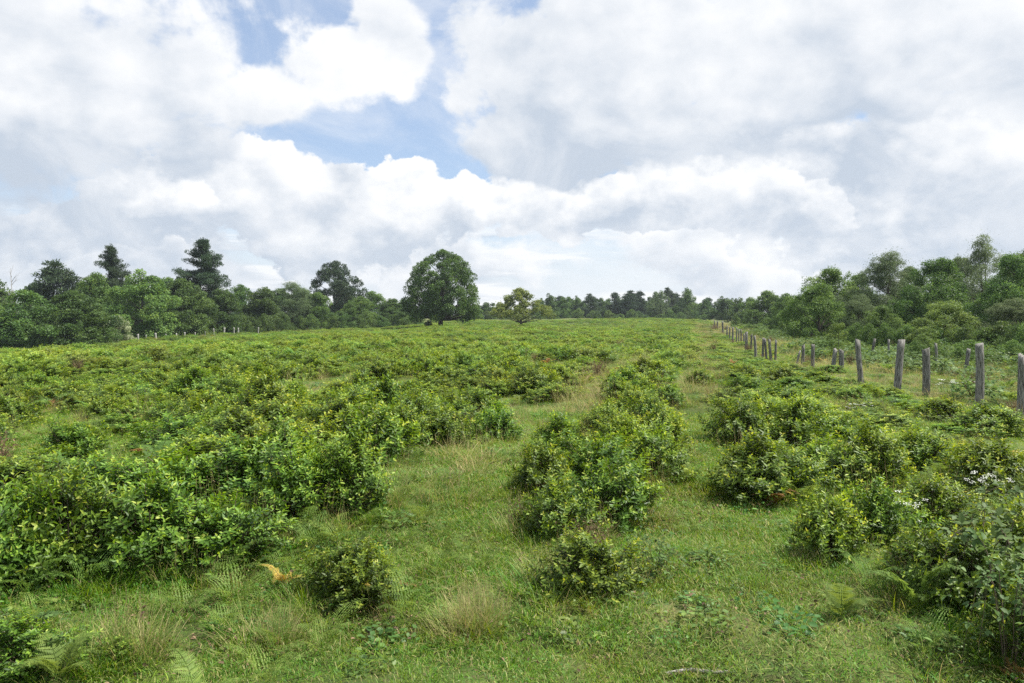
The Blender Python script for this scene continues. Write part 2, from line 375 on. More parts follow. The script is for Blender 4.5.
# ------------------------------------------------------------------ plant prototypes
def tea_bush(seed, R=.5, Hh=.72, shoots=170, per=15, L=.075, fine=True):
    r = np.random.default_rng(seed); g = Geo(); st = Geo()
    lump = r.uniform(0, 6.28, 4)
    th = r.uniform(0, 2 * np.pi, shoots); q = np.sqrt(r.uniform(0, 1, shoots)) 
    Rr = R * (1 + .22 * np.sin(2 * th + lump[0]) + .17 * np.sin(3 * th + lump[1]) + .1 * np.sin(5 * th + lump[2]))
    hx = q * Rr * np.cos(th); hy = q * Rr * np.sin(th)
    top = Hh * (1 - .55 * q ** 2.4) * (1 + .10 * np.sin(7 * hx + lump[2]) + .10 * np.sin(8 * hy + lump[3])) + r.normal(0, .075, shoots) * (Hh / .72)
    cl = np.sin(hx * 9 / R * .5 + lump[1]) * np.sin(hy * 8 / R * .5 + lump[3]); top = top * (1 - .32 * sst(cl * 1.3 - .1)) * (1 + .12 * (r.uniform(size=shoots) < .12))
    low = r.uniform(0, 1, shoots) < .30; q2 = np.where(low & (q > .6), r.uniform(.35, .95, shoots), 1.0)
    tip = np.stack([hx * 1.05, hy * 1.05, np.maximum(top * q2, .12)], -1)
    out = np.stack([np.cos(th) * q, np.sin(th) * q, np.full(shoots, .85)], -1); out[:, 2] = np.where(q2 < 1, .25, out[:, 2]); out = nrm(out + r.normal(0, .22, (shoots, 3)))
    ln = r.uniform(.16, .30, shoots) * (Hh / .72)
    base = tip - out * ln[:, None]
    # branches
    nb = 12
    for i in range(nb):
        a = i / nb * 6.28 + r.uniform(-.2, .2); c = np.array([math.cos(a), math.sin(a), 0])
        d = r.uniform(.25, .75) * R
        tube(st, bez((c[0] * .05, c[1] * .05, -.05), (c[0] * d * .45, c[1] * d * .45, Hh * .4), (c[0] * d, c[1] * d, Hh * r.uniform(.55, .82)), 5), np.linspace(.013, .004, 5), 4, .5, cap=False)
    if fine:
        for i in range(0, shoots, 2):
            b = base[i]; mid = np.array([b[0] * .45, b[1] * .45, b[2] * .55])
            tube(st, [mid, b, tip[i]], [.005, .0035, .0015], 3, .6, cap=False)
    n = shoots * per; si = np.repeat(np.arange(shoots), per); k = np.tile(np.arange(per), shoots) / (per - 1.0)
    P = base[si] + out[si] * (ln[si] * k)[:, None]
    az = np.tile(np.arange(per), shoots) * 2.4 + r.uniform(0, 6.28, shoots)[si] + r.normal(0, .3, n)
    a = nrm(np.cross(out, np.array([.2, .3, .93]) + 0 * out)); b = np.cross(out, a)
    rad = np.cos(az)[:, None] * a[si] + np.sin(az)[:, None] * b[si]
    openness = 1.45 - .7 * k ** 2 + r.normal(0, .15, n)
    T = nrm(rad * openness[:, None] + out[si] * .75)
    N = nrm(out[si] - T * .5 + r.normal(0, .18, (n, 3)))
    LL = L * r.uniform(.72, 1.2, n) * (1 - .38 * np.maximum(k - .7, 0) / .3)
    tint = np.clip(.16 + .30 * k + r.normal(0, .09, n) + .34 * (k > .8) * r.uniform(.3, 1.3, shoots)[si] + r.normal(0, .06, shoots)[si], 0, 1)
    yel = r.uniform(size=n) < .004; tint[yel] = 1.0
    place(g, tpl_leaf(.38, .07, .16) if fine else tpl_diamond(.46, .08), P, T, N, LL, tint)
    # old leaves inside
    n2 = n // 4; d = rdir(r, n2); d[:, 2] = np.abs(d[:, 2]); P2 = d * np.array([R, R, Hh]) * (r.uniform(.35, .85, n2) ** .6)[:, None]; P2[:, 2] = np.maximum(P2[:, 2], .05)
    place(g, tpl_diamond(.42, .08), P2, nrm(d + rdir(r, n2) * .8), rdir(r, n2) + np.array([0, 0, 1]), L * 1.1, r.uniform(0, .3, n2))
    return g, st

def fern(seed, fr=8, L=.75, dry=False, fine=True, wf=.19):
    r = np.random.default_rng(seed); g = Geo(); st = Geo()
    for i in range(fr):
        a = i / fr * 6.28 + r.uniform(-.35, .35); c = np.array([math.cos(a), math.sin(a), 0]); ll = L * r.uniform(.7, 1.1)
        up = r.uniform(.40, .78) * ll; outw = r.uniform(.5, .9) * ll
        K = 20; pts = bez((0, 0, -.02), c * outw * .25 + np.array([0, 0, up * 1.05]), c * outw + np.array([0, 0, up * r.uniform(.55, .85)]), K)
        tube(st, pts, np.linspace(.005, .0015, K), 3, .5, cap=False)
        tan = nrm(np.gradient(pts, axis=0)); side = nrm(np.cross(tan, np.array([0, 0, 1.0]) + 0 * tan)); nn = np.cross(side, tan)
        t = np.linspace(0, 1, K)
        for j in range(4, K):
            pl = ll * .30 * (1.02 - (t[j])) ** .75 * min(1, (t[j] - .1) * 5) * r.uniform(.85, 1.1)
            for s in (-1, 1):
                d = nrm(side[j] * s + tan[j] * .45 - np.array([0, 0, .12]) + r.normal(0, .09, 3))
                if fine:
                    m_ = max(4, int(pl / .016)); u = (np.arange(m_) + .5) / m_
                    PP = pts[j] + d * (pl * u)[:, None]; w = pl * wf * (1 - u ** 1.5) + .003
                    for s2 in (-1, 1):
                        dd = nrm(tan[j] * s2 + d * .5)[None].repeat(m_, 0)
                        place(g, tpl_diamond(.5, .05, .35), PP, dd, nn[j][None] + r.normal(0, .15, (m_, 3)), w, np.clip(r.normal(.5, .15) + .2 * u, 0, 1))
                else:
                    place(g, tpl_diamond(.3, .05, .35), pts[j][None], d[None], nn[j][None] + r.normal(0, .2, (1, 3)), [pl], [np.clip(r.normal(.55, .2), 0, 1)])
    return g, st

def bramble(seed, canes=9, reach=1.0, Hh=.75, step=.07, L=.075):
    r = np.random.default_rng(seed); g = Geo(); st = Geo(); tp = tpl_leaf(.68, .06, .15, .32, .68, .80)
    for i in range(canes):
        a = i / canes * 6.28 + r.uniform(-.4, .4); c = np.array([math.cos(a), math.sin(a), 0]); rr = reach * r.uniform(.5, 1.1); h = Hh * r.uniform(.7, 1.25)
        K = int(rr * 1.5 / step) + 4; pts = bez((c[0] * .05, c[1] * .05, -.03), c * rr * .4 + np.array([0, 0, h * 1.7]), c * rr + np.array([0, 0, r.uniform(.08, .5) * h]), K) + r.normal(0, .008, (K, 3))
        tube(st, pts, np.linspace(.006, .002, K), 4, .5, cap=False)
        tan = nrm(np.gradient(pts, axis=0))
        for j in range(2, K):
            rd = rdir(r, 1)[0]; rd[2] = abs(rd[2]) * .4; d = nrm(rd + tan[j] * .4); pe = pts[j] + d * .055
            tube(st, [pts[j], pe], [.002, .0015], 3, .6, cap=False)
            up = np.array([0, 0, 1.0]) + r.normal(0, .25, 3); sd_ = nrm(np.cross(d, up)); t0 = np.clip(r.normal(.5, .18) + (.2 if j > K - 4 else 0), 0, 1)
            D = np.array([d, nrm(d * .25 + sd_), nrm(d * .25 - sd_)]); ls = L * r.uniform(.75, 1.2)
            place(g, tp, pe[None].repeat(3, 0), D, up[None].repeat(3, 0), [ls * 1.12, ls, ls], np.full(3, t0) + r.normal(0, .03, 3))
    return g, st

def grass_patch(seed, rad=.28, n=420, hmin=.012, hmax=.045, w=.045, lean=.75, dryf=.12, bend=.4):
    r = np.random.default_rng(seed); g = Geo()
    th = r.uniform(0, 6.28, n); q = np.sqrt(r.uniform(0, 1, n)) * rad; P = np.stack([q * np.cos(th), q * np.sin(th), np.full(n, -.012)], -1)
    a = r.uniform(0, 6.28, n); ln = np.abs(r.normal(0, lean, n)); T = np.stack([np.cos(a) * ln, np.sin(a) * ln, np.ones(n)], -1)
    N = np.stack([-np.cos(a), -np.sin(a), ln * .3], -1) * -1 + r.normal(0, .3, (n, 3)); hh = r.uniform(hmin, hmax, n)
    tint = np.clip(r.normal(.42, .16, n), 0, .8); tint[r.uniform(size=n) < dryf] = r.uniform(.85, 1)
    place(g, tpl_blade(w, bend), P, T, N, hh, tint, r.uniform(.7, 1.4, n) * .06 / hh)
    return g

def tall_grass(seed, n=90, rad=.09, hmin=.22, hmax=.5, w=.012, seedheads=True, tb=.55, lean=.33):
    r = np.random.default_rng(seed); g = Geo()
    th = r.uniform(0, 6.28, n); q = np.sqrt(r.uniform(0, 1, n)) * rad; P = np.stack([q * np.cos(th), q * np.sin(th), np.full(n, -.02)], -1)
    a = th + r.normal(0, .6, n); ln = np.abs(r.normal(0, lean, n)) + .05; T = np.stack([np.cos(a) * ln, np.sin(a) * ln, np.ones(n)], -1); N = np.stack([np.cos(a), np.sin(a), -ln * .3], -1)
    hh = r.uniform(hmin, hmax, n); tint = np.clip(r.normal(tb, .22, n), 0, 1)
    place(g, tpl_blade(w, .5), P, T, N, hh, tint, r.uniform(.8, 1.3, n) * .4 / hh)
    if seedheads:
        k = n // 5; hd = r.uniform(hmax * .8, hmax * 1.35, k); a = r.uniform(0, 6.28, k); l2 = np.abs(r.normal(0, .18, k)); T = nrm(np.stack([np.cos(a) * l2, np.sin(a) * l2, np.ones(k)], -1)); P = np.zeros((k, 3)) + r.normal(0, rad * .4, (k, 3)); P[:, 2] = 0
        for i in range(k):
            tube(g, [P[i], P[i] + T[i] * hd[i]], [.0012, .0007], 3, .7, cap=False)
            m_ = 7; u = np.linspace(.78, 1, m_); place(g, tpl_diamond(.25, .05), P[i] + T[i] * (hd[i] * u)[:, None], T[i] + rdir(r, m_) * .5, rdir(r, m_), .016, np.clip(r.normal(.8, .1, m_), 0, 1))
    return g

def weed(seed, n=26, rad=.13, L=.045, h=.06, w=.6):
    r = np.random.default_rng(seed); g = Geo(); a = r.uniform(0, 6.28, n); q = np.sqrt(r.uniform(0, 1, n)) * rad
    P = np.stack([q * np.cos(a), q * np.sin(a), r.uniform(.005, h, n)], -1); b = r.uniform(0, 6.28, n); T = np.stack([np.cos(b), np.sin(b), r.uniform(-.1, .5, n)], -1)
    place(g, tpl_leaf(w, .05, .1), P, T, np.array([0, 0, 1.0]) + r.normal(0, .35, (n, 3)), L * r.uniform(.6, 1.2, n), np.clip(r.normal(.5, .2, n), 0, 1))
    return g

def twigs(seed, n=60, h=.5, R=.25):
    r = np.random.default_rng(seed); g = Geo()
    for i in range(n):
        a = r.uniform(0, 6.28); c = np.array([math.cos(a), math.sin(a), 0]); q = r.uniform(0, R); hh = h * r.uniform(.4, 1)
        p = bez(c * q * .3, c * q * .6 + np.array([0, 0, hh * .6]), c * q * 1.2 + np.array([r.normal(0, .04), r.normal(0, .04), hh]), 4)
        tube(g, p, [.0035, .003, .002, .0012], 3, r.uniform(.2, 1), cap=False)
        k = 7; u = r.uniform(.4, 1, k); PP = p[0] + (p[-1] - p[0]) * u[:, None]; place(g, tpl_diamond(.4, .1), PP, rdir(r, k) + np.array([0, 0, .4]), rdir(r, k), .035, r.uniform(.2, 1, k))
    return g

def umbel_plant(seed, n=14, h=.45, R=.35):
    r = np.random.default_rng(seed); st = Geo(); fl = Geo()
    for i in range(n):
        a = r.uniform(0, 6.28); q = r.uniform(0, R); b = np.array([math.cos(a) * q, math.sin(a) * q, 0]); t = b * 1.1 + np.array([0, 0, h * r.uniform(.7, 1.1)])
        tube(st, [b * .5, (b + t) / 2, t], [.003, .0025, .002], 3, .4, cap=False)
        k = 8; place(st, tpl_leaf(.3), (b * .5 + (t - b * .5) * r.uniform(.1, .9, k)[:, None]), rdir(r, k) + np.array([0, 0, .2]), np.array([0, 0, 1.0]) + rdir(r, k) * .4, .06, r.uniform(.2, .8, k))
        k = 22; o = rdir(r, k) * .032; o[:, 2] *= .35; place(fl, tpl_diamond(.9, .05), t + o, rdir(r, k) * np.array([1, 1, .3]), np.array([0, 0, 1.0]) + rdir(r, k) * .3, .014, r.uniform(0, 1, k))
    return fl, st

# ---- trees
def limb_tree(seed, Hh, Rw, prof, ncl, nleaf, leaf, clr=(.5, .9), bottom=.06, trunk=.022, flat=.8, updir=.35, lw=.55, shell=.55, lump=.18, trunk_top=.8, tilt=0.0, outlen=0.0):
    """trunk, limbs to foliage clumps spread through the crown, many leaves on each clump; prof(t) = crown radius at height t (0..1)"""
    r = np.random.default_rng(seed); cr = Geo(); tr = Geo()
    ph = r.uniform(0, 6.28, 5)
    lean = np.array([r.normal(0, .02) + tilt, r.normal(0, .02)]) * Hh
    def axis_pt(z): t = z / Hh; return np.array([lean[0] * t * t + .01 * Hh * math.sin(4 * t + ph[0]), lean[1] * t * t + .01 * Hh * math.sin(5 * t + ph[1]), z])
    tk = np.array([axis_pt(z) for z in np.linspace(-.02 * Hh, Hh * trunk_top, 9)])
    tube(tr, tk, np.linspace(trunk * Hh, trunk * Hh * .18, 9) * np.array([1.35, 1.05] + [1] * 7), 8, .5, rough=.05, r=r)
    C = []; RR = []
    i = 0
    while len(C) < ncl and i < ncl * 30:
        i += 1
        t = r.uniform(bottom, 1.0); R = prof(t) * Rw
        if r.uniform() > (R / Rw) ** .9 + .06: continue
        a = r.uniform(0, 6.28); R *= 1 + lump * math.sin(2 * a + ph[2] + 3 * t) + lump * .7 * math.sin(3 * a + ph[3] - 5 * t) + lump * .5 * math.sin(9 * t + ph[4])
        s = shell + (1 - shell) * math.sqrt(r.uniform()) if r.uniform() < .8 else r.uniform(.1, 1)
        rc = r.uniform(*clr); q = max(0, R * s - rc * .6)
        p = axis_pt(t * (Hh - rc * .7)); C.append([p[0] + q * math.cos(a), p[1] + q * math.sin(a), max(p[2], rc * .5)]); RR.append(rc)
    C = np.array(C); RR = np.array(RR)
    for c, rc in zip(C[::2], RR[::2]):
        hd = math.hypot(c[0], c[1]); z0 = np.clip(c[2] - hd * r.uniform(.45, .95) - .03 * Hh, .12 * Hh, Hh * trunk_top * .97); a0 = axis_pt(z0)
        mid = (a0 + c) / 2 + np.array([0, 0, -.06 * hd]) + r.normal(0, .02 * Hh, 3)
        r0 = trunk * Hh * .42 * (1 - z0 / Hh * .6) * min(1, .3 + hd / Rw)
        tube(tr, bez(a0, mid, c, 6), np.linspace(r0, .012 * (Hh / 8), 6), 5, .5, cap=False)
        for _ in range(3):
            d = rdir(r, 1)[0]; d[2] = abs(d[2]) * .6; tube(tr, [c - d * .1, c + d * rc * .9], [.012 * Hh / 8, .004], 3, .5, cap=False)
    w = RR ** 2; ci = r.choice(len(C), nleaf, p=w / w.sum()); d = rdir(r, nleaf); d[:, 2] += updir * .5; d = nrm(d)
    # every clump has small sprays of its own
    sub = rdir(r, len(C) * 14).reshape(len(C), 14, 3); sub[..., 2] += updir * .4
    sp = sub[ci, r.integers(0, 14, nleaf)]; d = nrm(sp * .95 + rdir(r, nleaf) * .55)
    rad = RR[ci] * r.uniform(.35, 1.08, nleaf) ** .5
    P = C[ci] + d * rad[:, None] * np.array([1, 1, flat])
    if outlen: P += d * (r.uniform(size=nleaf) < .06)[:, None] * outlen
    P[:, 2] = np.maximum(P[:, 2], .03)
    T = nrm(rdir(r, nleaf) + d * .5 + np.array([0, 0, -.15])); N = nrm(d * .7 + rdir(r, nleaf) * .75 + np.array([0, 0, .35]))
    ctint = r.normal(0, .13, len(C)); tint = np.clip(.47 + ctint[ci] + r.normal(0, .17, nleaf), 0, 1)
    place(cr, tpl_diamond(lw, .12), P, T, N, leaf * r.uniform(.6, 1.3, nleaf), tint)
    return cr, tr

def pine_tree(seed, Hh=16, Rw=4.5, whorls=20, nleaf=42000, needle=.38, first=.15, gap=.5, top=.9, jag=.35):
    r = np.random.default_rng(seed); cr = Geo(); tr = Geo()
    ax = lambda z: np.array([.02 * Hh * math.sin(z / Hh * 3 + seed), .015 * Hh * math.sin(z / Hh * 4), z])
    tube(tr, [ax(z) for z in np.linspace(-.3, Hh * .98, 9)], np.linspace(.018 * Hh, .02, 9), 8, .5)
    C = []; RR = []
    for k in range(whorls):
        t = first + (1 - first) * (k + r.uniform(-.25, .25)) / whorls; env = Rw * (min(1, (1.03 - t) / (1 - top * .5)) ** .75) * (1 if t > .3 else .9)
        for b in range(r.integers(3, 6)):
            a = r.uniform(0, 6.28); ln = env * r.uniform(1 - jag - .25, 1 + jag * .35)
            z0 = t * Hh; s = ax(z0); e = s + np.array([math.cos(a) * ln, math.sin(a) * ln, ln * r.uniform(.0, .35)])
            tube(tr, bez(s, (s + e) / 2 + np.array([0, 0, -.03 * ln]), e, 5), np.linspace(.06 + .02 * ln, .015, 5), 4, .5, cap=False)
            for u in np.arange(.35, 1.05, .22):
                w_ = (1.0 - .25 * u) * r.uniform(.55, .95) * (.55 + .17 * ln); p = s + (e - s) * u
                for _ in range(2): C.append(p + np.array([r.normal(0, w_ * .5), r.normal(0, w_ * .5), r.normal(.05, .1)])); RR.append(w_)
    C.append(ax(Hh)); RR.append(.45)
    C = np.array(C); RR = np.array(RR); w = RR ** 2
    ci = r.choice(len(C), nleaf, p=w / w.sum()); d = rdir(r, nleaf); P = C[ci] + d * (RR[ci] * r.uniform(.2, 1, nleaf) ** .5)[:, None] * np.array([1, 1, .62])
    T = nrm(rdir(r, nleaf) * .8 + np.array([0, 0, .6]) + d * .5); ct = r.normal(0, .12, len(C))
    place(cr, tpl_diamond(.26, .1), P, T, rdir(r, nleaf) + np.array([0, 0, .4]), needle * r.uniform(.6, 1.25, nleaf), np.clip(.5 + ct[ci] + r.normal(0, .18, nleaf), 0, 1))
    return cr, tr

def dead_tree(seed, Hh=7):
    r = np.random.default_rng(seed); g = Geo(); br = Geo()
    tube(g, [(0, 0, -.2), (.1, 0, Hh * .4), (.05, .1, Hh * .7), (.2, 0, Hh)], [.11, .08, .05, .015], 6, .5)
    for i in range(16):
        z = Hh * r.uniform(.35, .95); a = r.uniform(0, 6.28); l = r.uniform(.6, 1.8) * (1.2 - z / Hh); e = np.array([math.cos(a) * l, math.sin(a) * l, z + l * .9])
        tube(br, [(.08, .03, z), e * .5 + np.array([.04, 0, z * .5]), e], [.03, .02, .006], 4, .5)
        for _ in range(3): f = e + rdir(r, 1)[0] * .5 + np.array([0, 0, .4]); tube(br, [e * .6 + np.array([0, 0, z * .4]), f], [.012, .004], 3, .5)
    return g, br

def pm(name, gs, mats, names):
    return [(nm, g.mesh(name + '_' + nm, mt)) for nm, g, mt in zip(names, gs, mats)]
PFS = ('foliage', 'stem'); PCT = ('crown', 'trunk')
rnd_prof = lambda a, b: (lambda t: max(0.0, (math.sin(math.pi * min(1, max(0, t)) ** a)) ** b))
def prof_wide(t): return (1 - abs(t - .38) / .62 if t > .38 else 1 - ((.38 - t) / .38) ** 2 * .25) ** .5 if t < 1 else 0.0
def prof_egg(t): return max(0.0, 1 - ((t - .42) / .58) ** 2) ** .5 if t > .42 else max(0.0, 1 - ((.42 - t) / .46) ** 2.2) ** .5
def prof_lone(t): return max(0.0, 1 - ((t - .36) / .64) ** 2.3) ** .5 if t > .36 else max(0.0, 1 - ((.36 - t) / .42) ** 2.6) ** .5
def prof_cone(t): return max(0.0, 1.02 - t) ** .62

TREES = {}
def reg(key, H_, W_, gs, mats, names=PCT): TREES[key] = (H_, W_, pm(key, gs, mats, names))
for i in range(4): reg('broad%d' % i, 10, 10, limb_tree(100 + i, 10, 4.6, prof_wide, 85, 30000, .26, (.7, 1.25), .03), (M_BROAD, M_BARK))
for i in range(2): reg('olive%d' % i, 9, 9, limb_tree(120 + i, 9, 4.2, prof_wide, 80, 26000, .25, (.6, 1.1), .03), (M_LIGHT, M_BARK))
reg('lone', 12, 11.8, limb_tree(131, 12, 5.9, prof_lone, 200, 62000, .22, (.55, 1.05), .13, lump=.09, trunk=.030, shell=.6, updir=.5), (M_OAK, M_BARK))
reg('small', 6, 6, limb_tree(147, 6, 3.3, prof_wide, 80, 20000, .18, (.35, .62), .27, trunk=.028, lump=.28, tilt=.04, outlen=.3), (M_YELLOW, M_BARK))
reg('dark', 13, 11, limb_tree(151, 13, 5.2, prof_egg, 130, 34000, .26, (.6, 1.1), .16, lump=.12, shell=.5), (M_PINE, M_BARK))
for i in range(2): reg('pine%d' % i, 16, 9.5, pine_tree(160 + i), (M_PINE, M_BARKP))
for i in range(3): reg('farpine%d' % i, 10, 6.4, pine_tree(170 + i, 10, 3.6, 15, 14000, .40, .05, top=.6, jag=.22), (M_PINE, M_BARKP))
for i in range(3): reg('far%d' % i, 9, 9, limb_tree(180 + i, 9, 4.1, prof_wide, 50, 9000, .38, (.7, 1.2), .03, lump=.25), (M_BROAD, M_BARK))
for i in range(3): reg('near%d' % i, 8, 8, limb_tree(190 + i, 8, 3.8, prof_wide, 110, 60000, .135, (.45, .9), .03, outlen=.3), (M_BROAD, M_BARK))
reg('nearlight', 7, 7, limb_tree(195, 7, 3.3, prof_wide, 100, 48000, .125, (.4, .8), .02, outlen=.3), (M_LIGHT, M_BARK))
for i in range(2): reg('willow%d' % i, 8, 5, limb_tree(200 + i, 8, 2.6, prof_egg, 110, 55000, .13, (.35, .7), .05, lw=.25, outlen=.45, trunk=.015, lump=.2), (M_WILLOW, M_BARK))
reg('wispy', 9, 7, limb_tree(205, 9, 3.4, prof_wide, 100, 36000, .13, (.35, .65), .22, lw=.3, outlen=.5, trunk=.015, lump=.3, shell=.35), (M_WILLOW, M_BARK))
for i in range(3): reg('shrub%d' % i, 2.5, 3.4, limb_tree(210 + i, 2.5, 1.6, prof_wide, 40, 9000, .10, (.3, .5), .02, trunk=.015), (M_LIGHT if i == 1 else M_BROAD, M_BARK), PCT)
reg('pale', 4, 4.6, limb_tree(220, 4, 2.1, prof_wide, 40, 9000, .16, (.4, .7), .04), (M_PALE, M_BARK))
reg('lowbush', 1.4, 2.4, limb_tree(222, 1.4, 1.15, prof_wide, 26, 2600, .12, (.25, .4), .02, trunk=.015), (M_OAK, M_BARK))
reg('sapling', 3.2, 1.6, limb_tree(221, 3.2, .75, prof_egg, 22, 2600, .08, (.18, .32), .35, trunk=.008, trunk_top=.95), (M_LIGHT, M_BARK))
reg('deadt', 7, 3, dead_tree(230), (M_DEAD, M_DEAD), ('trunk', 'branch'))

def tree(x, Y, top, wpx, key, label, name='broadleaf_tree', cat='tree', group=None, rz=None, zoff=0.0):
    H0, W0, parts = TREES[key]; X = px(x, Y); zb = float(terrain(X, Y)) - .05 + zoff
    h = pz(top, Y) - zb; w = wpx / FOC * Y
    return put(name, parts, (X, Y, zb), rng.uniform(0, 6.28) if rz is None else rz, (w / W0, w / W0, h / H0), label, cat, group)
# ------------------------------------------------------------------ trees
def build_trees():
    T = tree
    # lone trees in the field
    T(441, 122, 250, 82, 'lone', 'large round dark green tree standing alone in the middle of the field', rz=.6)
    T(521, 133, 288, 46, 'small', 'small yellow-green tree with a bare dark trunk alone in the field', rz=2.0)
    T(429, 121, 320, 15, 'lowbush', 'small bush at the foot of the big lone round tree', 'shrub', 'shrub')
    # left wood, front row
    L = [(-38, 92, 280, 120, 'broad0', 'dark tree of the left wood cut by the left picture edge'),
         (22, 88, 289, 100, 'olive0', 'wide pale green tree at the near corner of the left wood'),
         (72, 90, 290, 84, 'broad1', 'low bushy tree in front of the dark pointed tree in the left wood'),
         (142, 104, 268, 84, 'olive1', 'big yellowish green front tree between the two tall pines'),
         (98, 108, 272, 60, 'broad3', 'dark green tree directly below the round-topped pine on the left'),
         (182, 112, 278, 70, 'broad1', 'olive tinged tree at the foot of the tallest pine'),
         (222, 120, 288, 60, 'broad2', 'round dark tree just right of the tallest pine'),
         (262, 132, 284, 58, 'broad0', 'broad tree half way from the tallest pine to the dark airy round crown'),
         (292, 138, 281, 44, 'willow0', 'silvery feathery tree in the tree line left of the dark round crown'),
         (316, 140, 292, 46, 'broad3', 'bushy tree at the foot of the dark round crown, on its left'),
         (360, 146, 296, 46, 'broad1', 'bushy tree at the foot of the dark round crown, on its right'),
         (392, 150, 298, 44, 'broad2', 'low dense tree just left of the big lone round tree'),
         (468, 190, 298, 30, 'far0', 'distant tree showing past the right side of the big lone round tree'),
         (432, 196, 297, 48, 'far2', 'distant tree hidden almost wholly behind the big lone round tree')]
    for a in L: T(*a)
    T(203, 124, 240, 60, 'pine0', 'tallest dark pine rising above the left wood', 'pine_tree', rz=1.0)
    T(110, 122, 246, 50, 'pine1', 'second tall pine with a rounded top above the left wood', 'pine_tree', rz=.4)
    T(56, 118, 262, 66, 'farpine1', 'dark pointed conifer at the left end of the wood', 'conifer_tree')
    T(336, 152, 260, 58, 'dark', 'tall dark blue-green tree with a round airy crown above the left tree line', rz=2.2)
    T(12, 96, 268, 22, 'deadt', 'bare dead grey tree poking out above the leftmost crowns', 'dead_tree')
    T(119, 98, 316, 34, 'pale', 'pale silvery shrub in front of the dark left wood beside white fence posts', 'shrub', 'shrub')
    G = 'trees filling the left wood'
    for x, Y, t, w, k in [(-10, 112, 277, 90, 'broad2'), (40, 118, 276, 60, 'broad0'), (84, 125, 280, 64, 'broad2'), (128, 128, 276, 62, 'broad0'), (165, 132, 277, 62, 'broad3'), (240, 146, 284, 52, 'broad1'),
                          (280, 158, 288, 50, 'broad2'), (305, 165, 286, 44, 'broad0'), (372, 170, 291, 48, 'broad3'), (404, 185, 296, 40, 'far1'), (345, 168, 288, 44, 'broad1')]:
        T(x, Y, t, w, k, 'green tree filling the second row of the wood left of the lone round tree', group=G)
    G = 'low bushes along the foot of the left wood'
    for i, x in enumerate(np.arange(-60, 420, 17)):
        Y = float(np.interp(x, [-60, 60, 140, 250, 420], [84, 86, 101, 124, 144])) + rng.uniform(-1, 2)
        T(x + rng.uniform(-4, 4), Y, float(np.interp(x, [-60, 100, 250, 420], [322, 322, 314, 312])) + rng.uniform(-3, 4), rng.uniform(20, 32), 'shrub%d' % (i % 3),
          *((('leafy bush at the foot of the wood left of the pale silvery shrub', 'shrub', 'shrub', 'foot bushes left of the pale shrub') if x < 110 else ('leafy bush at the foot of the wood between pale shrub and tallest pine', 'shrub', 'shrub', 'foot bushes up to the tallest pine') if x < 205 else ('leafy bush at the foot of the wood below the dark airy round crown', 'shrub', 'shrub', 'foot bushes from tallest pine to lone tree'))))
    # distant belt in the middle
    F = [(486, 230, 300, 26, 'far1', 0), (500, 238, 303, 26, 'far2', 0), (548, 240, 293, 24, 'far0', 0), (563, 245, 294, 22, 'far1', 0), (578, 250, 295, 20, 'far1', 0), (590, 246, 294, 20, 'farpine1', 1),
         (601, 252, 297, 20, 'far2', 0), (615, 248, 293, 20, 'farpine0', 1), (630, 244, 291, 28, 'farpine1', 1), (640, 250, 291, 20, 'farpine2', 1),
         (655, 240, 288, 24, 'far1', 0), (668, 244, 288, 20, 'farpine1', 1), (676, 250, 293, 20, 'farpine2', 1), (706, 236, 298, 22, 'far2', 0), (570, 270, 300, 26, 'far1', 0), (644, 270, 299, 26, 'far0', 0), (606, 268, 301, 24, 'far2', 0), (696, 262, 303, 22, 'far1', 0), (535, 245, 305, 18, 'far2', 0), (514, 262, 309, 20, 'far0', 0)]
    for x, Y, t, w, k, c in F:
        T(x, Y, t, w, k, 'dark conifer in the far tree belt right of the small lone tree' if c else 'leafy tree in the far tree belt behind the middle of the field',
          'conifer_tree' if c else 'broadleaf_tree', 'tree', 'trees of the far belt')
    for i, x in enumerate(np.arange(540, 735, 9.5)):
        T(x + rng.uniform(-3, 3), 275 + rng.uniform(-8, 8), rng.uniform(295, 301), rng.uniform(16, 24), ['far0', 'far1', 'farpine2', 'far2'][i % 4], 'tree in the back row of the far belt, only its top showing', 'broadleaf_tree', 'tree', 'back row of the far belt')
    T(687, 238, 287, 26, 'far2', 'tall round-crowned tree rising highest in the far tree belt', rz=1)
    T(661, 232, 290, 22, 'wispy', 'thin feathery tree between dark conifers in the far belt')
    for i, x in enumerate(np.arange(478, 722, 8)):
        T(x + rng.uniform(-3, 3), 226 + rng.uniform(-6, 8), rng.uniform(308, 315), rng.uniform(9, 15), 'shrub%d' % (i % 3), 'low bush at the foot of the far tree belt', 'shrub', 'shrub', 'bushes at the foot of the far belt')
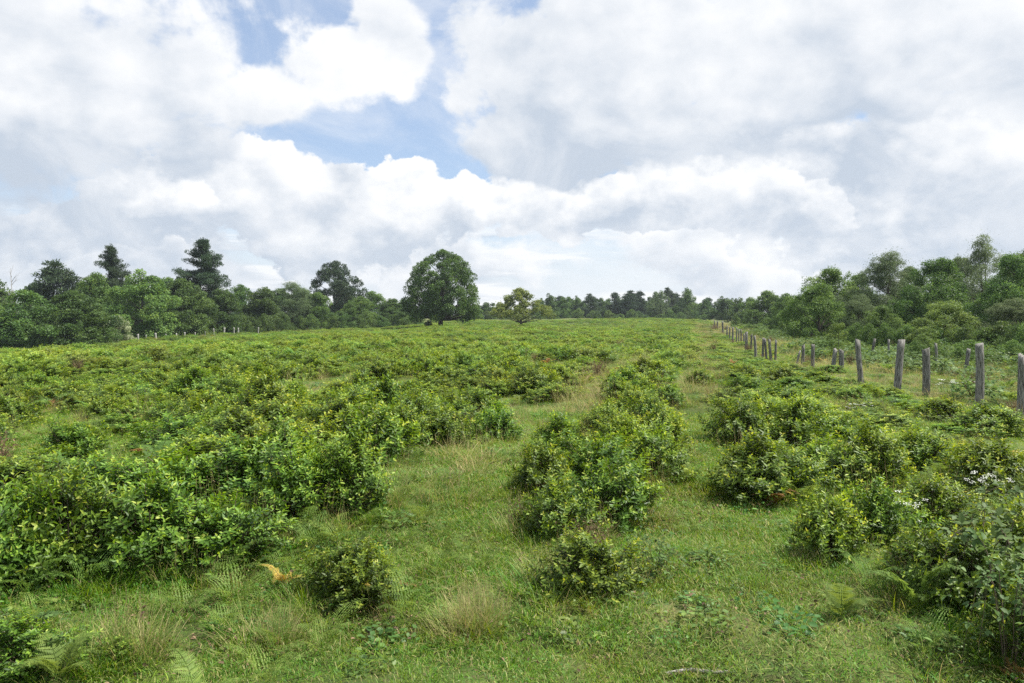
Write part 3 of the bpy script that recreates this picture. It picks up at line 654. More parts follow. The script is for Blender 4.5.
    # right wood
    Rr = [(722, 205, 296, 28, 'far0', 'round tree at the far end of the right wood, in line with the fence'),
          (739, 180, 297, 30, 'far2', 'tree second from the far end of the right wood'),
          (768, 130, 290, 50, 'broad2', 'dark rounded tree where the right wood meets the pale meadow strip'),
          (752, 160, 295, 34, 'broad0', 'tree just left of the dark rounded tree at the meadow strip'),
          (800, 84, 296, 56, 'near0', 'low tree left of the light leafy front tree in the right wood'),
          (829, 66, 264, 90, 'near2', 'tall leafy tree with a pointed top in the right wood behind the fence'),
          (888, 62, 250, 72, 'willow0', 'grey-green willowy tree rising in the middle of the right wood'),
          (818, 58, 280, 76, 'nearlight', 'light green bushy tree in front of the pointed one on the right'),
          (934, 54, 252, 88, 'near1', 'darkest green tree beside the willowy one in the right wood'),
          (985, 62, 234, 84, 'wispy', 'tallest airy tree at the top right of the wood'),
          (1012, 50, 252, 90, 'near0', 'broad tree at the right end of the wood under the airy one'),
          (1075, 46, 244, 90, 'near1', 'tree cut by the right edge above the fence'),
          (945, 42, 298, 92, 'nearlight', 'wide olive bush-like tree low in front of the right wood'),
          (1020, 40, 296, 70, 'willow1', 'silvery low tree at the right edge of the wood'),
          (880, 50, 303, 56, 'near2', 'low dark tree behind the leaning fence post'),
          (858, 55, 292, 40, 'willow1', 'small grey-green tree between the light bushy and the dark low one')]
    for a in Rr: T(*a)
    T(838, 30.5, 318, 22, 'sapling', 'thin yellow-green sapling growing beside the fence posts', 'sapling')
    for x, Y, t, w, k in [(785, 105, 293, 44, 'broad1'), (808, 92, 289, 46, 'broad3'), (860, 78, 272, 60, 'near0'), (912, 74, 262, 60, 'near1'), (960, 74, 252, 66, 'near2'), (1030, 66, 248, 80, 'near0'), (780, 150, 296, 34, 'broad0')]:
        T(x, Y, t, w, k, 'green tree filling the back row of the right wood behind the fence', group='trees filling the right wood')
    for i in range(16):
        Y = rng.uniform(26, 38); x = rng.uniform(872, 1075)
        if px(x, Y) < fence_x(Y) + 3.5: continue
        T(x, Y, float(np.interp(Y, [26, 38], [348, 332])) + rng.uniform(-7, 5), rng.uniform(34, 62), 'shrub%d' % (i % 3), 'low bush standing nearest behind the fence, in front of the right wood', 'shrub', 'shrub', 'bushes just beyond the fence')
    for i in range(26):
        t = i / 25; x = 742 + 330 * t + rng.uniform(-6, 6); Y = float(np.interp(x, [742, 790, 860, 1080], [120, 74, 46, 33])) + rng.uniform(-2, 2)
        T(x, Y, float(np.interp(x, [742, 800, 900, 1080], [318, 326, 326, 322])) + rng.uniform(-5, 5), float(np.interp(x, [742, 1080], [16, 60])) * rng.uniform(.8, 1.2), 'shrub%d' % (i % 3),
          'leafy bush at the foot of the right wood beyond the fence', 'shrub', 'shrub', 'bushes at the foot of the right wood')
build_trees()

# ------------------------------------------------------------------ fence posts
def post_mesh(seed, h, w, d):
    r = np.random.default_rng(seed); g = Geo(); K = 9; z = np.linspace(-.25, h, K)
    pts = np.stack([.012 * np.sin(z * 3 + seed) * h, .010 * np.cos(z * 2.3 + seed), z], -1); S_ = 10; th = (np.arange(S_) + .5) / S_ * 2 * np.pi
    sq = 1 / np.maximum(np.abs(np.cos(th)), np.abs(np.sin(th))) * .72 + .28; V = []
    wob = 1 + r.normal(0, .05, S_)
    for k in range(K):
        tp = 1 - .10 * max(0, z[k] / h) + r.normal(0, .015)
        V.append(pts[k] + np.stack([np.cos(th) * sq * wob * w / 2 * tp, np.sin(th) * sq * wob * d / 2 * tp, (r.normal(0, .012, S_) + .03 * np.cos(th + seed)) * (k == K - 1)], -1))
    V = np.concatenate(V); F = []
    for k in range(K - 1):
        for j in range(S_): p, q = k * S_ + j, k * S_ + (j + 1) % S_; F += [(p, q, q + S_), (p, q + S_, p + S_)]
    V = np.vstack([V, pts[-1] + np.array([[0, 0, -.01]])]); c = len(V) - 1; F += [((K - 1) * S_ + j, (K - 1) * S_ + (j + 1) % S_, c) for j in range(S_)]
    g.add(V, F, .5); return g
POSTS = [  # top x, top y, base x, base y, width px, label
    (1022, 356, 1022, 418, 9, 'grey fence post cut by the right edge of the picture'),
    (979, 344, 979, 408, 9.2, 'tallest thick grey fence post, upright, second from the right edge'),
    (925.7, 349, 925.7, 391, 8, 'short upright square fence post just right of the strongly leaning post'),
    (902, 340, 895.5, 391, 8, 'thick fence post leaning strongly to the right'),
    (858.5, 340.5, 860.7, 387, 6, 'slender fence post left of the strongly leaning post'),
    (841.4, 350, 841.4, 377, 5.4, 'stubby upright post, right one of the pair under the sapling'),
    (836.7, 349, 833, 377, 4.4, 'leaning thin post, left one of the pair under the sapling'),
    (812.8, 345, 812.8, 372.5, 4, 'upright fence post alone between two post pairs, left of the sapling'),
    (802.7, 345, 802.7, 369.5, 3.6, 'upright fence post with a brace leaning against it'),
    (800, 351, 795.6, 367.5, 2.4, 'slanting brace pole leaning on the left of an upright post'),
    (776, 340.5, 775, 360, 2.6, 'last of four crowded fence posts, slightly tilted'),
    (769.5, 339, 771, 360, 3, 'third of four crowded fence posts along the fence'),
    (765, 339, 767, 360, 2.4, 'second of four crowded fence posts, leaning left'),
    (763, 338.3, 762.6, 360, 2.6, 'first of four crowded fence posts, upright'),
    (754.6, 336, 756, 360.5, 3, 'stout dark fence post leaning left in the far half of the fence'),
    (751.5, 334.7, 751, 352, 2.2, 'thin fence post close behind the stout dark one'),
    (747.3, 332, 746, 352, 3, 'taller leaning fence post in the far stretch of the fence')]
FARP = [(743.8, 334, 349, 2), (741, 329.7, 345, 1.6), (739, 329, 344, 1.6), (736.7, 328, 342, 1.6), (732.8, 327.3, 341, 2), (729.7, 327, 339, 1.5), (726.9, 326, 338, 1.7), (722.7, 321.6, 334, 2.2), (717.5, 321, 330, 1.5), (714.5, 320.5, 329, 1.5)]
BACKP = [(874, 338.7, 870, 358.5, 3, 'leaning post of the back fence behind the slender post'), (889, 339.6, 888.5, 359.4, 2.5, 'thin post of the back fence left of the strongly leaning post'),
         (936.5, 343, 938.5, 366, 3, 'thin dark post of the back fence behind the short square one'), (967.5, 349, 965.5, 365, 4.5, 'pale stubby post of the back fence left of the tallest post')]
def make_post(tx, ty, bx, by, w, label, group, seed, mat=M_POST, Y=None):
    Y = Y or (EYE / (by - HOR) * FOC); X = px(bx, Y); zb = float(terrain(X, Y)); h = pz(ty, Y) - zb
    wd = w * .92 / FOC * Y; lean = math.atan2((tx - bx), max(4, by - ty)) 
    return put('fence_post', post_mesh(seed, h, wd, wd * .8).mesh('fence_post', mat, False), (X, Y, zb), 0, (1, 1, 1), label, 'fence post', group, tilt=(np.random.default_rng(seed).normal(0, .03), lean))
for i, p in enumerate(POSTS): make_post(*p, 'wooden posts of the long fence', 300 + i)
for i, (x, t, b, w) in enumerate(FARP): make_post(x, t, x, b, w, 'tiny grey post in the farthest stretch of the long fence', 'far posts of the long fence', 340 + i)
for i, p in enumerate(BACKP): make_post(*p, 'posts of the back fence', 360 + i)
for i, (x, t, w, h) in enumerate([(107, 342, 1.3, 4), (117.8, 340.3, 1.5, 5), (128, 339.5, 1.2, 5), (137.7, 336.6, 2.2, 7), (146, 337.5, 1.2, 5), (155.7, 336, 1.9, 6), (166, 334.6, 1.8, 5), (176.8, 333.6, 1.3, 4.5), (184.6, 332.6, 1.6, 5.5), (195, 332.5, 1.2, 4), (205, 331.5, 1.2, 4), (214, 328.6, 1.4, 6), (224, 327.6, 1.7, 6.5), (234, 327.6, 1.5, 6), (238.5, 328, 1.3, 6), (258, 327.5, 1.2, 5)]):
    Yp = float(np.interp(x, [107, 258], [94, 120])); X = px(x, Yp); zb = float(terrain(X, Yp)); hh = max(pz(t, Yp) - zb, h / FOC * Yp)
    put('fence_post', post_mesh(380 + i, hh, w / FOC * Yp, w / FOC * Yp).mesh('pale_fence_post', M_POSTPALE), (X, Yp, zb), 0, (1, 1, 1), 'small pale fence post in front of the left wood', 'fence post', 'pale posts in front of the left wood', tilt=(0, rng.normal(0, .04)))
# ------------------------------------------------------------------ bushes of the abandoned tea field
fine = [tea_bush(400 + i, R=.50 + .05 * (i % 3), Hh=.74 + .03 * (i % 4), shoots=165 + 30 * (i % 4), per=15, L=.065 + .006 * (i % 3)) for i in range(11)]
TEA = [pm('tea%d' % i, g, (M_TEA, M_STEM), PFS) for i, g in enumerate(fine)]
mid = [tea_bush(420 + i, R=.58, Hh=.72, shoots=120, per=9, L=.10, fine=False) for i in range(6)]
TEAMID = [g[0].mesh('tea_mid%d' % i, M_TEAFAR) for i, g in enumerate(mid)]
lo = [tea_bush(440 + i, R=.72, Hh=.72, shoots=60, per=6, L=.15, fine=False) for i in range(5)]
TEALO = [g[0].mesh('tea_far%d' % i, M_TEAFAR) for i, g in enumerate(lo)]
FERN = [pm('fern%d' % i, fern(460 + i, 8, .8, wf=.25), (M_FERN, M_FERN), ('frond', 'stem')) for i in range(3)]
FERN_Y = [pm('ferny%d' % i, fern(470 + i, 4, .5, wf=.36), (M_DRYFERN, M_BROWN), ('frond', 'stem')) for i in range(2)]
FERN_R = [pm('fernr%d' % i, fern(475 + i, 5, .5, wf=.36), (M_RUST, M_BROWN), ('frond', 'stem')) for i in range(2)]
BRAM = [pm('bramble%d' % i, bramble(480 + i), (M_BRAM, M_STEM), ('foliage', 'stem')) for i in range(3)]
BRAMLOW = pm('bramble_low', bramble(486, 5, .6, .22, .09, .055), (M_BRAM, M_STEM), ('foliage', 'stem'))
TWIG = [twigs(490 + i, 70, .5, .3).mesh('withered_bush', M_BROWN) for i in range(2)]
UMB = pm('umbel', umbel_plant(495), (M_FLOWER, M_WEED), ('flowers', 'stem'))

def gp(x, y, dz=0.0):
    Y = EYE * FOC / (y - HOR)
    for _ in range(4):
        X = px(x, Y); Y = (EYE - float(terrain(X, Y))) * FOC / (y - HOR)
    return px(x, Y), Y
def at(x, y, wpx, hpx, parts, name, label, cat, group=None, R0=.55, H0=.78, rz=None):
    """a plant whose front foot stands at picture point (x, y) on the ground and whose top shows hpx higher"""
    X, Y = gp(x, y); R_ = wpx / FOC * Y / 2; Yc = Y + .75 * R_; R_ = R_ * Yc / Y; X = px(x, Yc); z = float(terrain(X, Yc)) - .02
    h = max(EYE - (y - hpx - HOR) / FOC * (Yc + .15 * R_) - z, .35 * hpx / FOC * Y)
    sz = h / H0 if name != 'fern' else min(h / H0, 1.15 * R_ / R0)
    return put(name, parts, (X, Yc, z), rng.uniform(0, 6.28) if rz is None else rz, (R_ / R0, R_ / R0, sz), label, cat, group)

HAND = []      # footprints of hand placed plants (X, Y, r)
def hand(*a, **k):
    o = at(*a, **k); HAND.append((o.location.x, o.location.y, a[2] / FOC * o.location.y / 2)); return o
CG = 'tea bushes of the middle row beside the grassy lane'
C = [  # x, y of the foot, width, height px, label
    (590, 606, 138, 92, 'front tea bush of the middle row with a bramble shoot at its foot'),
    (556, 548, 96, 84, 'tea bush of the middle row just above the front one, shaded on its left'),
    (612, 536, 110, 92, 'bright tea bush of the middle row beside withered brown stems'),
    (545, 506, 84, 76, 'dark tea bush at the left bulge of the middle row'),
    (596, 500, 104, 82, 'full tea bush in the thick of the middle row'),
    (650, 480, 92, 66, 'tea bush leaning into the lane on the right of the middle row'),
    (560, 468, 76, 54, 'tea bush on the left flank of the middle row, fourth step back'),
    (618, 460, 84, 56, 'tea bush in the centre of the middle row behind the fullest one'),
    (660, 458, 72, 60, 'dark green tea bush at the right end of the thick part of the middle row'),
    (605, 440, 66, 42, 'tea bush where the middle row starts to narrow'),
    (650, 432, 64, 42, 'tea bush on the lane side where the middle row narrows'),
    (632, 418, 56, 34, 'tea bush of the middle row, farther back and low'),
    (668, 412, 50, 34, 'tea bush of the middle row beside the pale dry patch')]
for i, (x, y, w, h, l) in enumerate(C): hand(x, y, w * .90, h * .78, TEA[(i * 4) % 11], 'tea_bush', l, 'bush', CG)
Rb = [(236, 512, 112, 66, 'tea bush in the second rank of the left mass, left of the tall feathery fern'),
      (165, 520, 116, 70, 'tea bush in the second rank of the left mass behind the tall front one'),
      (92, 520, 110, 68, 'tea bush in the second rank of the left mass beside the golden frond'),
      (18, 520, 110, 66, 'tea bush in the second rank of the left mass at the picture edge'),
      (205, 474, 84, 44, 'tea bush in the third rank of the left mass above its middle'),
      (398, 452, 74, 52, 'tea bush at the back edge of the dry clearing, nearest the left mass'),
      (446, 452, 76, 50, 'tea bush in the middle of the back edge of the dry clearing'),
      (494, 446, 60, 42, 'tea bush at the right end of the back edge of the dry clearing'),
      (424, 428, 72, 36, 'tea bush in the second rank behind the dry clearing, on its left'),
      (478, 424, 66, 34, 'tea bush in the second rank behind the dry clearing, on its right'),
      (352, 616, 96, 78, 'tea bush standing by itself in the grass in front of the left mass of bushes'),
      (116, 672, 54, 30, 'tiny low tea bush in the grass near the left bottom corner'),
      (262, 652, 46, 22, 'tiny tea seedling in the grass below the yellow fern'),
      (470, 640, 40, 16, 'tiny seedling bush in the grass left of the front middle bush'),
      (24, 694, 120, 80, 'tea bush in the bottom left corner of the picture'),
      (350, 528, 96, 92, 'tea bush at the right corner of the dense left mass'),
      (300, 540, 110, 96, 'tea bush beside the yellow fern on the front edge of the left mass'),
      (225, 584, 130, 90, 'tea bush bulging out of the front edge of the left mass toward the camera'),
      (150, 588, 130, 118, 'tall tea bush on the front edge of the left mass, third from its corner'),
      (70, 590, 130, 122, 'tall tea bush on the front edge of the left mass near the picture edge'),
      (0, 600, 120, 120, 'tea bush cut by the left picture edge at the front of the mass'),
      (280, 505, 100, 84, 'tea bush behind the yellow fern in the left mass'),
      (760, 508, 96, 66, 'tea bush with rusty fern leaves on the right side of the lane'),
      (742, 448, 70, 52, 'tea bush on the right side of the lane behind the rusty one'),
      (790, 500, 80, 52, 'tea bush tucked against the rusty one, on its right'),
      (795, 452, 84, 56, 'rounded tea bush left of the dark glossy one, right of the lane'),
      (872, 494, 96, 64, 'dark glossy rounded tea bush in the middle of the right-hand bushes'),
      (920, 478, 76, 52, 'tea bush adjoining the dark glossy one on its right'),
      (830, 568, 96, 84, 'tea bush with upright shoots standing nearest the lane on the right'),
      (878, 556, 90, 78, 'tea bush partly covered by white flowers'),
      (935, 540, 90, 66, 'tea bush between the white flowers and the big bramble thicket'),
      (918, 600, 84, 66, 'smaller tea bush at the left foot of the bramble thicket'),
      (990, 500, 90, 62, 'tea bush near the right picture edge above the bramble thicket'),
      (1012, 622, 112, 104, 'large tea bush inside the bramble thicket in the right corner'),
      (964, 624, 124, 104, 'tea bush on the left flank of the bramble thicket, casting shade on the grass'),
      (1046, 690, 110, 130, 'dark bush at the bottom right corner'),
      (950, 428, 84, 30, 'low bright tea bush in front of the tallest fence post'),
      (990, 440, 80, 34, 'bright tea bush below the right-edge fence post'),
      (700, 384, 36, 16, 'small dark tea bush on the lane beyond the dry patch')]
for i, (x, y, w, h, l) in enumerate(Rb): hand(x, y, w, h * .92, TEA[(i * 3 + 2) % 11], 'tea_bush', l, 'bush', 'individual tea bushes beside the grass')
# brambles, ferns, withered and flowering plants
hand(985, 648, 190, 150, BRAM[0], 'bramble', 'big arching bramble with broad dull leaves in the right corner', 'bramble', R0=.95, H0=.9)
hand(1030, 610, 170, 140, BRAM[1], 'bramble', 'bramble climbing over the large bush at the right edge', 'bramble', R0=.95, H0=.95)
hand(1010, 705, 170, 170, BRAM[2], 'bramble', 'bramble at the bottom right corner with leaves near the camera', 'bramble', R0=.95, H0=.95)
at(612, 612, 150, 46, BRAMLOW, 'bramble', 'low bramble shoots trailing at the foot of the middle row', 'bramble', R0=.6, H0=.34)
at(655, 590, 90, 60, BRAM[0], 'bramble', 'bramble on the lane side of the front middle bush', 'bramble', R0=.95, H0=.9)
at(748, 608, 50, 30, BRAMLOW, 'bramble', 'tiny bramble plant in the lane grass on the right', 'bramble', R0=.6, H0=.34)
at(20, 668, 120, 60, BRAM[1], 'bramble', 'bramble shoots at the left bottom corner', 'bramble', R0=.95, H0=.95)
for x, y, w, h, k, l in [(160, 470, 80, 56, 0, 'fern fan rising from the left mass, upper left of the yellow fern'), (255, 500, 90, 74, 1, 'tall feathery fern in the left mass beside the dark hollow'), (318, 492, 66, 50, 2, 'fern at the right part of the left mass'),
                        (205, 548, 90, 60, 0, 'pale green fern on the front of the left mass'), (372, 580, 70, 52, 1, 'light green fern behind the solitary bush'), (270, 440, 60, 44, 2, 'light fern far back in the left mass'),
                        (120, 400, 40, 30, 0, 'fern among bushes at the far left'), (842, 590, 84, 60, 1, 'fern at the foot of the upright bush on the right of the lane'), (880, 520, 80, 70, 2, 'yellow-green fern behind the white flowers'), (918, 590, 110, 92, 0, 'dark blue-green fern leaning over the left of the bramble thicket'),
                        (60, 660, 100, 50, 2, 'fern low in the grass near the left bottom corner'), (200, 690, 110, 50, 1, 'fern at the bottom edge left of centre'), (940, 470, 60, 40, 1, 'fern between bushes near the fence'), (690, 470, 46, 36, 0, 'fern at the lane edge of the middle row'), (340, 470, 56, 42, 0, 'fern on the back slope of the left mass corner'), (40, 500, 80, 60, 1, 'fern near the left picture edge in the mass')]:
    e = .14 * (y - HOR); at(x, y + e, w * 1.2, h * 1.15 + e, FERN[k], 'fern', l, 'fern', 'green ferns among the bushes', R0=.62, H0=.50)
for x, y, w, h, k, l in [(85, 492, 44, 52, 0, 'golden fern frond poking from the left mass'), (284, 556, 40, 42, 1, 'yellow fern at the front of the left mass'), (352, 572, 46, 52, 0, 'orange-yellow dying fern behind the solitary bush'),
                        (775, 484, 34, 32, 1, 'straw-yellow fern beside the rusty bush'), (130, 362, 14, 10, 0, 'distant yellow fern on the left'), (45, 380, 16, 12, 1, 'yellow fern far at the left edge')]:
    e = .16 * (y - HOR); at(x, y + e, w * 1.35, h * 1.05 + e, FERN_Y[k], 'fern', l, 'fern', 'yellow ferns', R0=.34, H0=.34)
for x, y, w, h, k, l in [(404, 572, 32, 24, 0, 'rust-red withered fern in the dry grass right of the solitary bush'), (770, 496, 46, 36, 1, 'rusty fern inside the bush right of the lane'),                         (818, 452, 22, 16, 1, 'rusty fern tip between the right bushes'), (55, 402, 22, 16, 0, 'orange withered fern in the left field'), (445, 350, 14, 8, 1, 'orange spot of withered fern in the far middle field'), (1020, 660, 50, 56, 0, 'brown curled fern at the right bottom edge'),
                        (138, 371, 12, 8, 0, 'reddish withered fern far in the left field'), (775, 368, 10, 7, 1, 'orange withered fern at the foot of the crowded posts'), (810, 378, 10, 7, 0, 'orange withered fern at the foot of the lone upright post')]:
    e = .10 * (y - HOR); at(x, y + e, w * 1.2, h * .85 + e, FERN_R[k], 'fern', l, 'fern', 'withered rust coloured ferns', R0=.36, H0=.36)
for x, y, w, h, k, l in [(588, 560, 60, 46, 0, 'brown withered stems in front of the bright middle bush'), (100, 508, 34, 44, 1, 'brown seed stems standing in the left mass'), (975, 398, 34, 30, 0, 'brown withered clump at the foot of the tallest post'), (900, 355, 22, 16, 1, 'rusty clump behind the leaning post'),
                        (520, 530, 40, 34, 1, 'withered stems in the shade left of the middle row'), (195, 620, 60, 20, 1, 'withered mat at the foot of the left mass'), (715, 332, 16, 9, 0, 'brown withered clump at the far end of the fence')]:
    at(x, y, w, h, TWIG[k], 'withered_bush', l, 'withered plant', R0=.33, H0=.5)
for x, y, w, h, l in [(905, 556, 66, 62, 'white flowering plant spilling over the bush right of the lane'), (955, 402, 46, 24, 'white umbels in front of the tallest fence post'), (985, 520, 60, 50, 'small white flowers above the bramble thicket'), (860, 420, 30, 18, 'white flowering plant near the slender post')]:
    at(x, y, w, h, UMB, 'flowering_plant', l, 'flowering plant', R0=.38, H0=.5)

# ---- all other bushes: rows, thinned where the dry grass shows
HA = np.array(HAND)
def density(X, Y):
    u = lane_u(X, Y); w = .25 * np.sin(Y * .45) + .2 * np.sin(Y * .21 + 1)
    soft = sst((Y - 9) / 30); e = .25 + 0 * Y
    left = sst((-2.55 + w - u) / e) * ((Y > 5.6) | (X < -9))
    centre = sst((u + 1.55 - w * .5) / e) * sst((-.42 + w * .4 - u) / e) * (Y > 12)
    right = sst((u - .62 - w * .4) / e) * sst((fence_x(Y) - .5 - X) / .4) * (.80 + 0 * Y)
    base = np.maximum(np.maximum(left, centre), right)
    # past 25 m the lanes blur into the field
    blur = sst((Y - 24) / 25); fill = ((X < fence_x(Y) - .6)).astype(float) * .8
    base = base * (1 - blur) + np.maximum(base * .9, fill * (.75 + .25 * np.sign(np.abs(u) - .35))) * blur
    p1 = patch(X, Y, 7.0, .4); p2 = patch(X, Y, 2.6, 1.3); p3 = patch(X, Y, 22., 2.2)
    thin = sst((p1 * .8 + p2 * .7 + p3 * .35 + np.interp(Y, [8, 13, 24], [.60, .78, 1.05])) / .80)
    thin = np.where(X < fence_x(Y), np.maximum(thin, .75 * (Y < 8) * (X < 0)), .0)
    # far end of the field and the strip beyond the fence
    end = 1 - sst((Y - 185) / 20); lend = np.where((-X / Y) > .1, 1 - sst((Y - np.interp(-X / Y, [.1, .3, .55, .8], [146, 118, 90, 82])) / 4), 1)
    return base * thin * end * lend
def grid(y0, y1, su, sv):
    us = np.arange(-190, 60, su); v = np.arange(y0, y1, sv); U, V = np.meshgrid(us, v); U = U + rng.normal(0, su * .22, U.shape); V = V + rng.normal(0, sv * .3, V.shape)
    X = (U + .236 * V).ravel(); Y = V.ravel(); k = (np.abs(X) / Y < .70) & (Y > 3.3); return X[k], Y[k]
xs_, ys_ = [], []
for a in ((4, 30, 1.02, .72), (30, 70, 1.05, .85), (70, 215, 1.6, 1.35)):
    X, Y = grid(*a); k = rng.uniform(size=len(X)) < density(X, Y); xs_.append(X[k]); ys_.append(Y[k])
BX = np.concatenate(xs_); BY = np.concatenate(ys_)
dd = np.full(len(BX), 9.)
for hx, hy, hr in HA: dd = np.minimum(dd, np.hypot(BX - hx, BY - hy) - hr * .75)
kk = dd > .18; BX, BY = BX[kk], BY[kk]
order = np.argsort(BY ** 2 + BX ** 2); BX, BY = BX[order], BY[order]
N_IND = 300 - len(C) - len(Rb)
hs = (.44 + .32 * (patch(BX, BY, 5.0, 3.3) * .5 + .5) + rng.uniform(-.20, .16, len(BX))) * np.interp(BY, [5, 8, 14, 22, 60], [1.0, .80, .64, .54, .54]) * np.where(lane_u(BX, BY) > .4, .80, 1) * np.where(BX > fence_x(BY) - 3.2, .62, 1)
for i in range(min(N_IND, len(BX))):
    X, Y = float(BX[i]), float(BY[i]); z = float(terrain(X, Y)) - .02; u = lane_u(X, Y); s = float(hs[i]); wd = rng.uniform(.70, 1.15)
    side = 'mid' if -2.3 < u < 0 else ('right' if u >= 0 else ('flank' if u > -3.5 else ('front' if Y < 7.2 else ('outer' if X / Y < -.38 else 'left'))))
    if side == 'right' and Y > 13: side = 'rfar'
    lab, grp = {'left': ('tea bush inside the dense left mass, behind its front ranks', 'tea bushes inside the dense left mass'),
                'front': ('tea bush in the front ranks of the dense left mass, nearest the camera', 'front tea bushes of the left mass'),
                'outer': ('tea bush of the left mass toward the left edge of the picture', 'tea bushes toward the left picture edge'),
                'flank': ('tea bush on the flank of the left mass bordering the dry grass strip', 'tea bushes bordering the dry strip'),
                'rfar': ('low tea bush farther back between the lane and the fence posts', 'farther tea bushes between lane and fence'),
                'mid': ('tea bush of the middle row farther along the lane, past its thick part', 'farther tea bushes of the middle row'),
                'right': ('leafy tea bush in the nearer group between the lane and the fence', 'tea bushes between lane and fence')}[side]
    put('tea_bush', TEA[(i * 4) % 11], (X, Y, z), rng.uniform(0, 6.28), (wd, wd * rng.uniform(.8, 1.2), s / .75), lab, 'bush', grp, (rng.normal(0, .06), rng.normal(0, .06)))
REST = slice(min(N_IND, len(BX)), None)

# ------------------------------------------------------------------ uncountable ground cover, scattered as instances of one plant patch each
def scatter(name, protos, X, Y, scl, label, cat, tilt=.08, zoff=0.0, zs=None):
    n = len(X); pc = bpy.data.collections.new(name + '_sources')
    for i, me in enumerate(protos): o = bpy.data.objects.new('%s_source_%02d' % (name, i), me); pc.objects.link(o)
    me = bpy.data.meshes.new(name); me.vertices.add(n)
    P = np.stack([X, Y, terrain(X, Y) + zoff], -1).astype(np.float32); me.vertices.foreach_set('co', P.ravel())
    def attr(nm, ty, data, key='value'): a = me.attributes.new(nm, ty, 'POINT'); a.data.foreach_set(key, data)
    attr('pick', 'INT', rng.integers(0, len(protos), n).astype(np.int32))
    rot = np.stack([rng.normal(0, tilt, n), rng.normal(0, tilt, n), rng.uniform(0, 6.28, n)], -1).astype(np.float32); attr('rot', 'FLOAT_VECTOR', rot.ravel(), 'vector')
    s3 = np.stack([scl, scl, scl if zs is None else zs], -1).astype(np.float32); attr('scl', 'FLOAT_VECTOR', s3.ravel(), 'vector'); me.update()
    o = tag(mesh_obj(name, me), label, cat, None, 'stuff')
    ng = bpy.data.node_groups.new(name + '_scatter', 'GeometryNodeTree'); ng.interface.new_socket('Geometry', in_out='INPUT', socket_type='NodeSocketGeometry'); ng.interface.new_socket('Geometry', in_out='OUTPUT', socket_type='NodeSocketGeometry')
    gi = ng.nodes.new('NodeGroupInput'); go = ng.nodes.new('NodeGroupOutput'); iop = ng.nodes.new('GeometryNodeInstanceOnPoints'); ci = ng.nodes.new('GeometryNodeCollectionInfo')
    ci.inputs['Collection'].default_value = pc; ci.inputs['Separate Children'].default_value = True; ci.inputs['Reset Children'].default_value = True
    def na(nm, ty):
        k = ng.nodes.new('GeometryNodeInputNamedAttribute'); k.data_type = ty; k.inputs['Name'].default_value = nm; return k.outputs['Attribute']
    e2r = ng.nodes.new('FunctionNodeEulerToRotation'); L = ng.links.new
    L(gi.outputs[0], iop.inputs['Points']); L(ci.outputs[0], iop.inputs['Instance']); iop.inputs['Pick Instance'].default_value = True
    L(na('pick', 'INT'), iop.inputs['Instance Index']); L(na('rot', 'FLOAT_VECTOR'), e2r.inputs[0]); L(e2r.outputs[0], iop.inputs['Rotation']); L(na('scl', 'FLOAT_VECTOR'), iop.inputs['Scale'])
    L(iop.outputs[0], go.inputs[0]); md = o.modifiers.new('scatter', 'NODES'); md.node_group = ng
    return o

def near_bush(X, Y):
    d = np.full(len(X), 9.)
    for hx, hy, hr in HA: d = np.minimum(d, np.hypot(X - hx, Y - hy) - hr)
    return d
def rand_pts(n, y0, y1, pw=1.0, half=.70, xlim=None):
    Y = y0 + (y1 - y0) * rng.uniform(size=n) ** pw; X = rng.uniform(-1, 1, n) * half * Y * 1.02
    return X, Y

rX, rY, rS = BX[REST], BY[REST], hs[REST]; k1 = rY < 62
scatter('shrubbery', TEAMID, rX[k1], rY[k1], rng.uniform(.9, 1.15, k1.sum()), 'mass of overgrown tea bushes filling the middle of the field', 'shrubbery', zs=rS[k1] / .72)
scatter('distant_shrubbery', TEALO, rX[~k1], rY[~k1], rng.uniform(1.0, 1.35, (~k1).sum()), 'far green carpet of overgrown tea bushes toward the trees', 'shrubbery', zs=rS[~k1] / .75)
# ferns and tussocks in the field
X, Y = rand_pts(5200, 10, 120, .62); k = (X < fence_x(Y) + 25) & (rng.uniform(size=len(X)) < .5 + .5 * patch(X, Y, 9, .9)) & (terrain(X, Y) > -2.6)
k &= ~((np.abs(lane_u(X, Y)) < .6) & (Y < 60)); lend = np.interp(-X / Y, [-.1, .1, .3, .55, .8], [120, 146, 118, 90, 82]); k &= Y < lend
FERNLO = [fern(500 + i, 7, .8, fine=False)[0].mesh('fern_far%d' % i, M_FERN) for i in range(3)]
FERNSM = [fern(505 + i, 6, .42)[0].mesh('fern_small%d' % i, M_FERN) for i in range(3)]
X2, Y2 = rand_pts(900, 3.5, 11, .7); u2 = lane_u(X2, Y2); k2 = rng.uniform(size=900) < np.where((u2 < -1.6) & (Y2 < 6), .6, np.where(u2 > .8, .30, np.where(u2 < -2, .25, .03)))
scatter('small_ferns', FERNSM, X2[k2], Y2[k2], rng.uniform(.5, 1.1, k2.sum()), 'small feathery ferns growing low in the near grass and between bushes', 'ferns')
scatter('bracken', FERNLO, X[k], Y[k], rng.uniform(.40, .75, k.sum()), 'light green bracken mixed among the bushes of the field', 'bracken', zs=rng.uniform(.30, .62, k.sum()))
WITH = [fern(510 + i, 3, .45, fine=False)[0].mesh('dead_frond%d' % i, M_RUST if i else M_DRYFERN) for i in range(3)] + [TWIG[0]]
X, Y = rand_pts(1500, 6, 110, .6); k = (X < fence_x(Y) + 10) & (Y < np.interp(-X / Y, [-.1, .1, .3, .55, .8], [120, 146, 118, 90, 82])) & (rng.uniform(size=len(X)) < .3 + .4 * patch(X, Y, 8, 4.1)) & ~((np.abs(lane_u(X, Y) + .2) < 1.3) & (Y < 14))
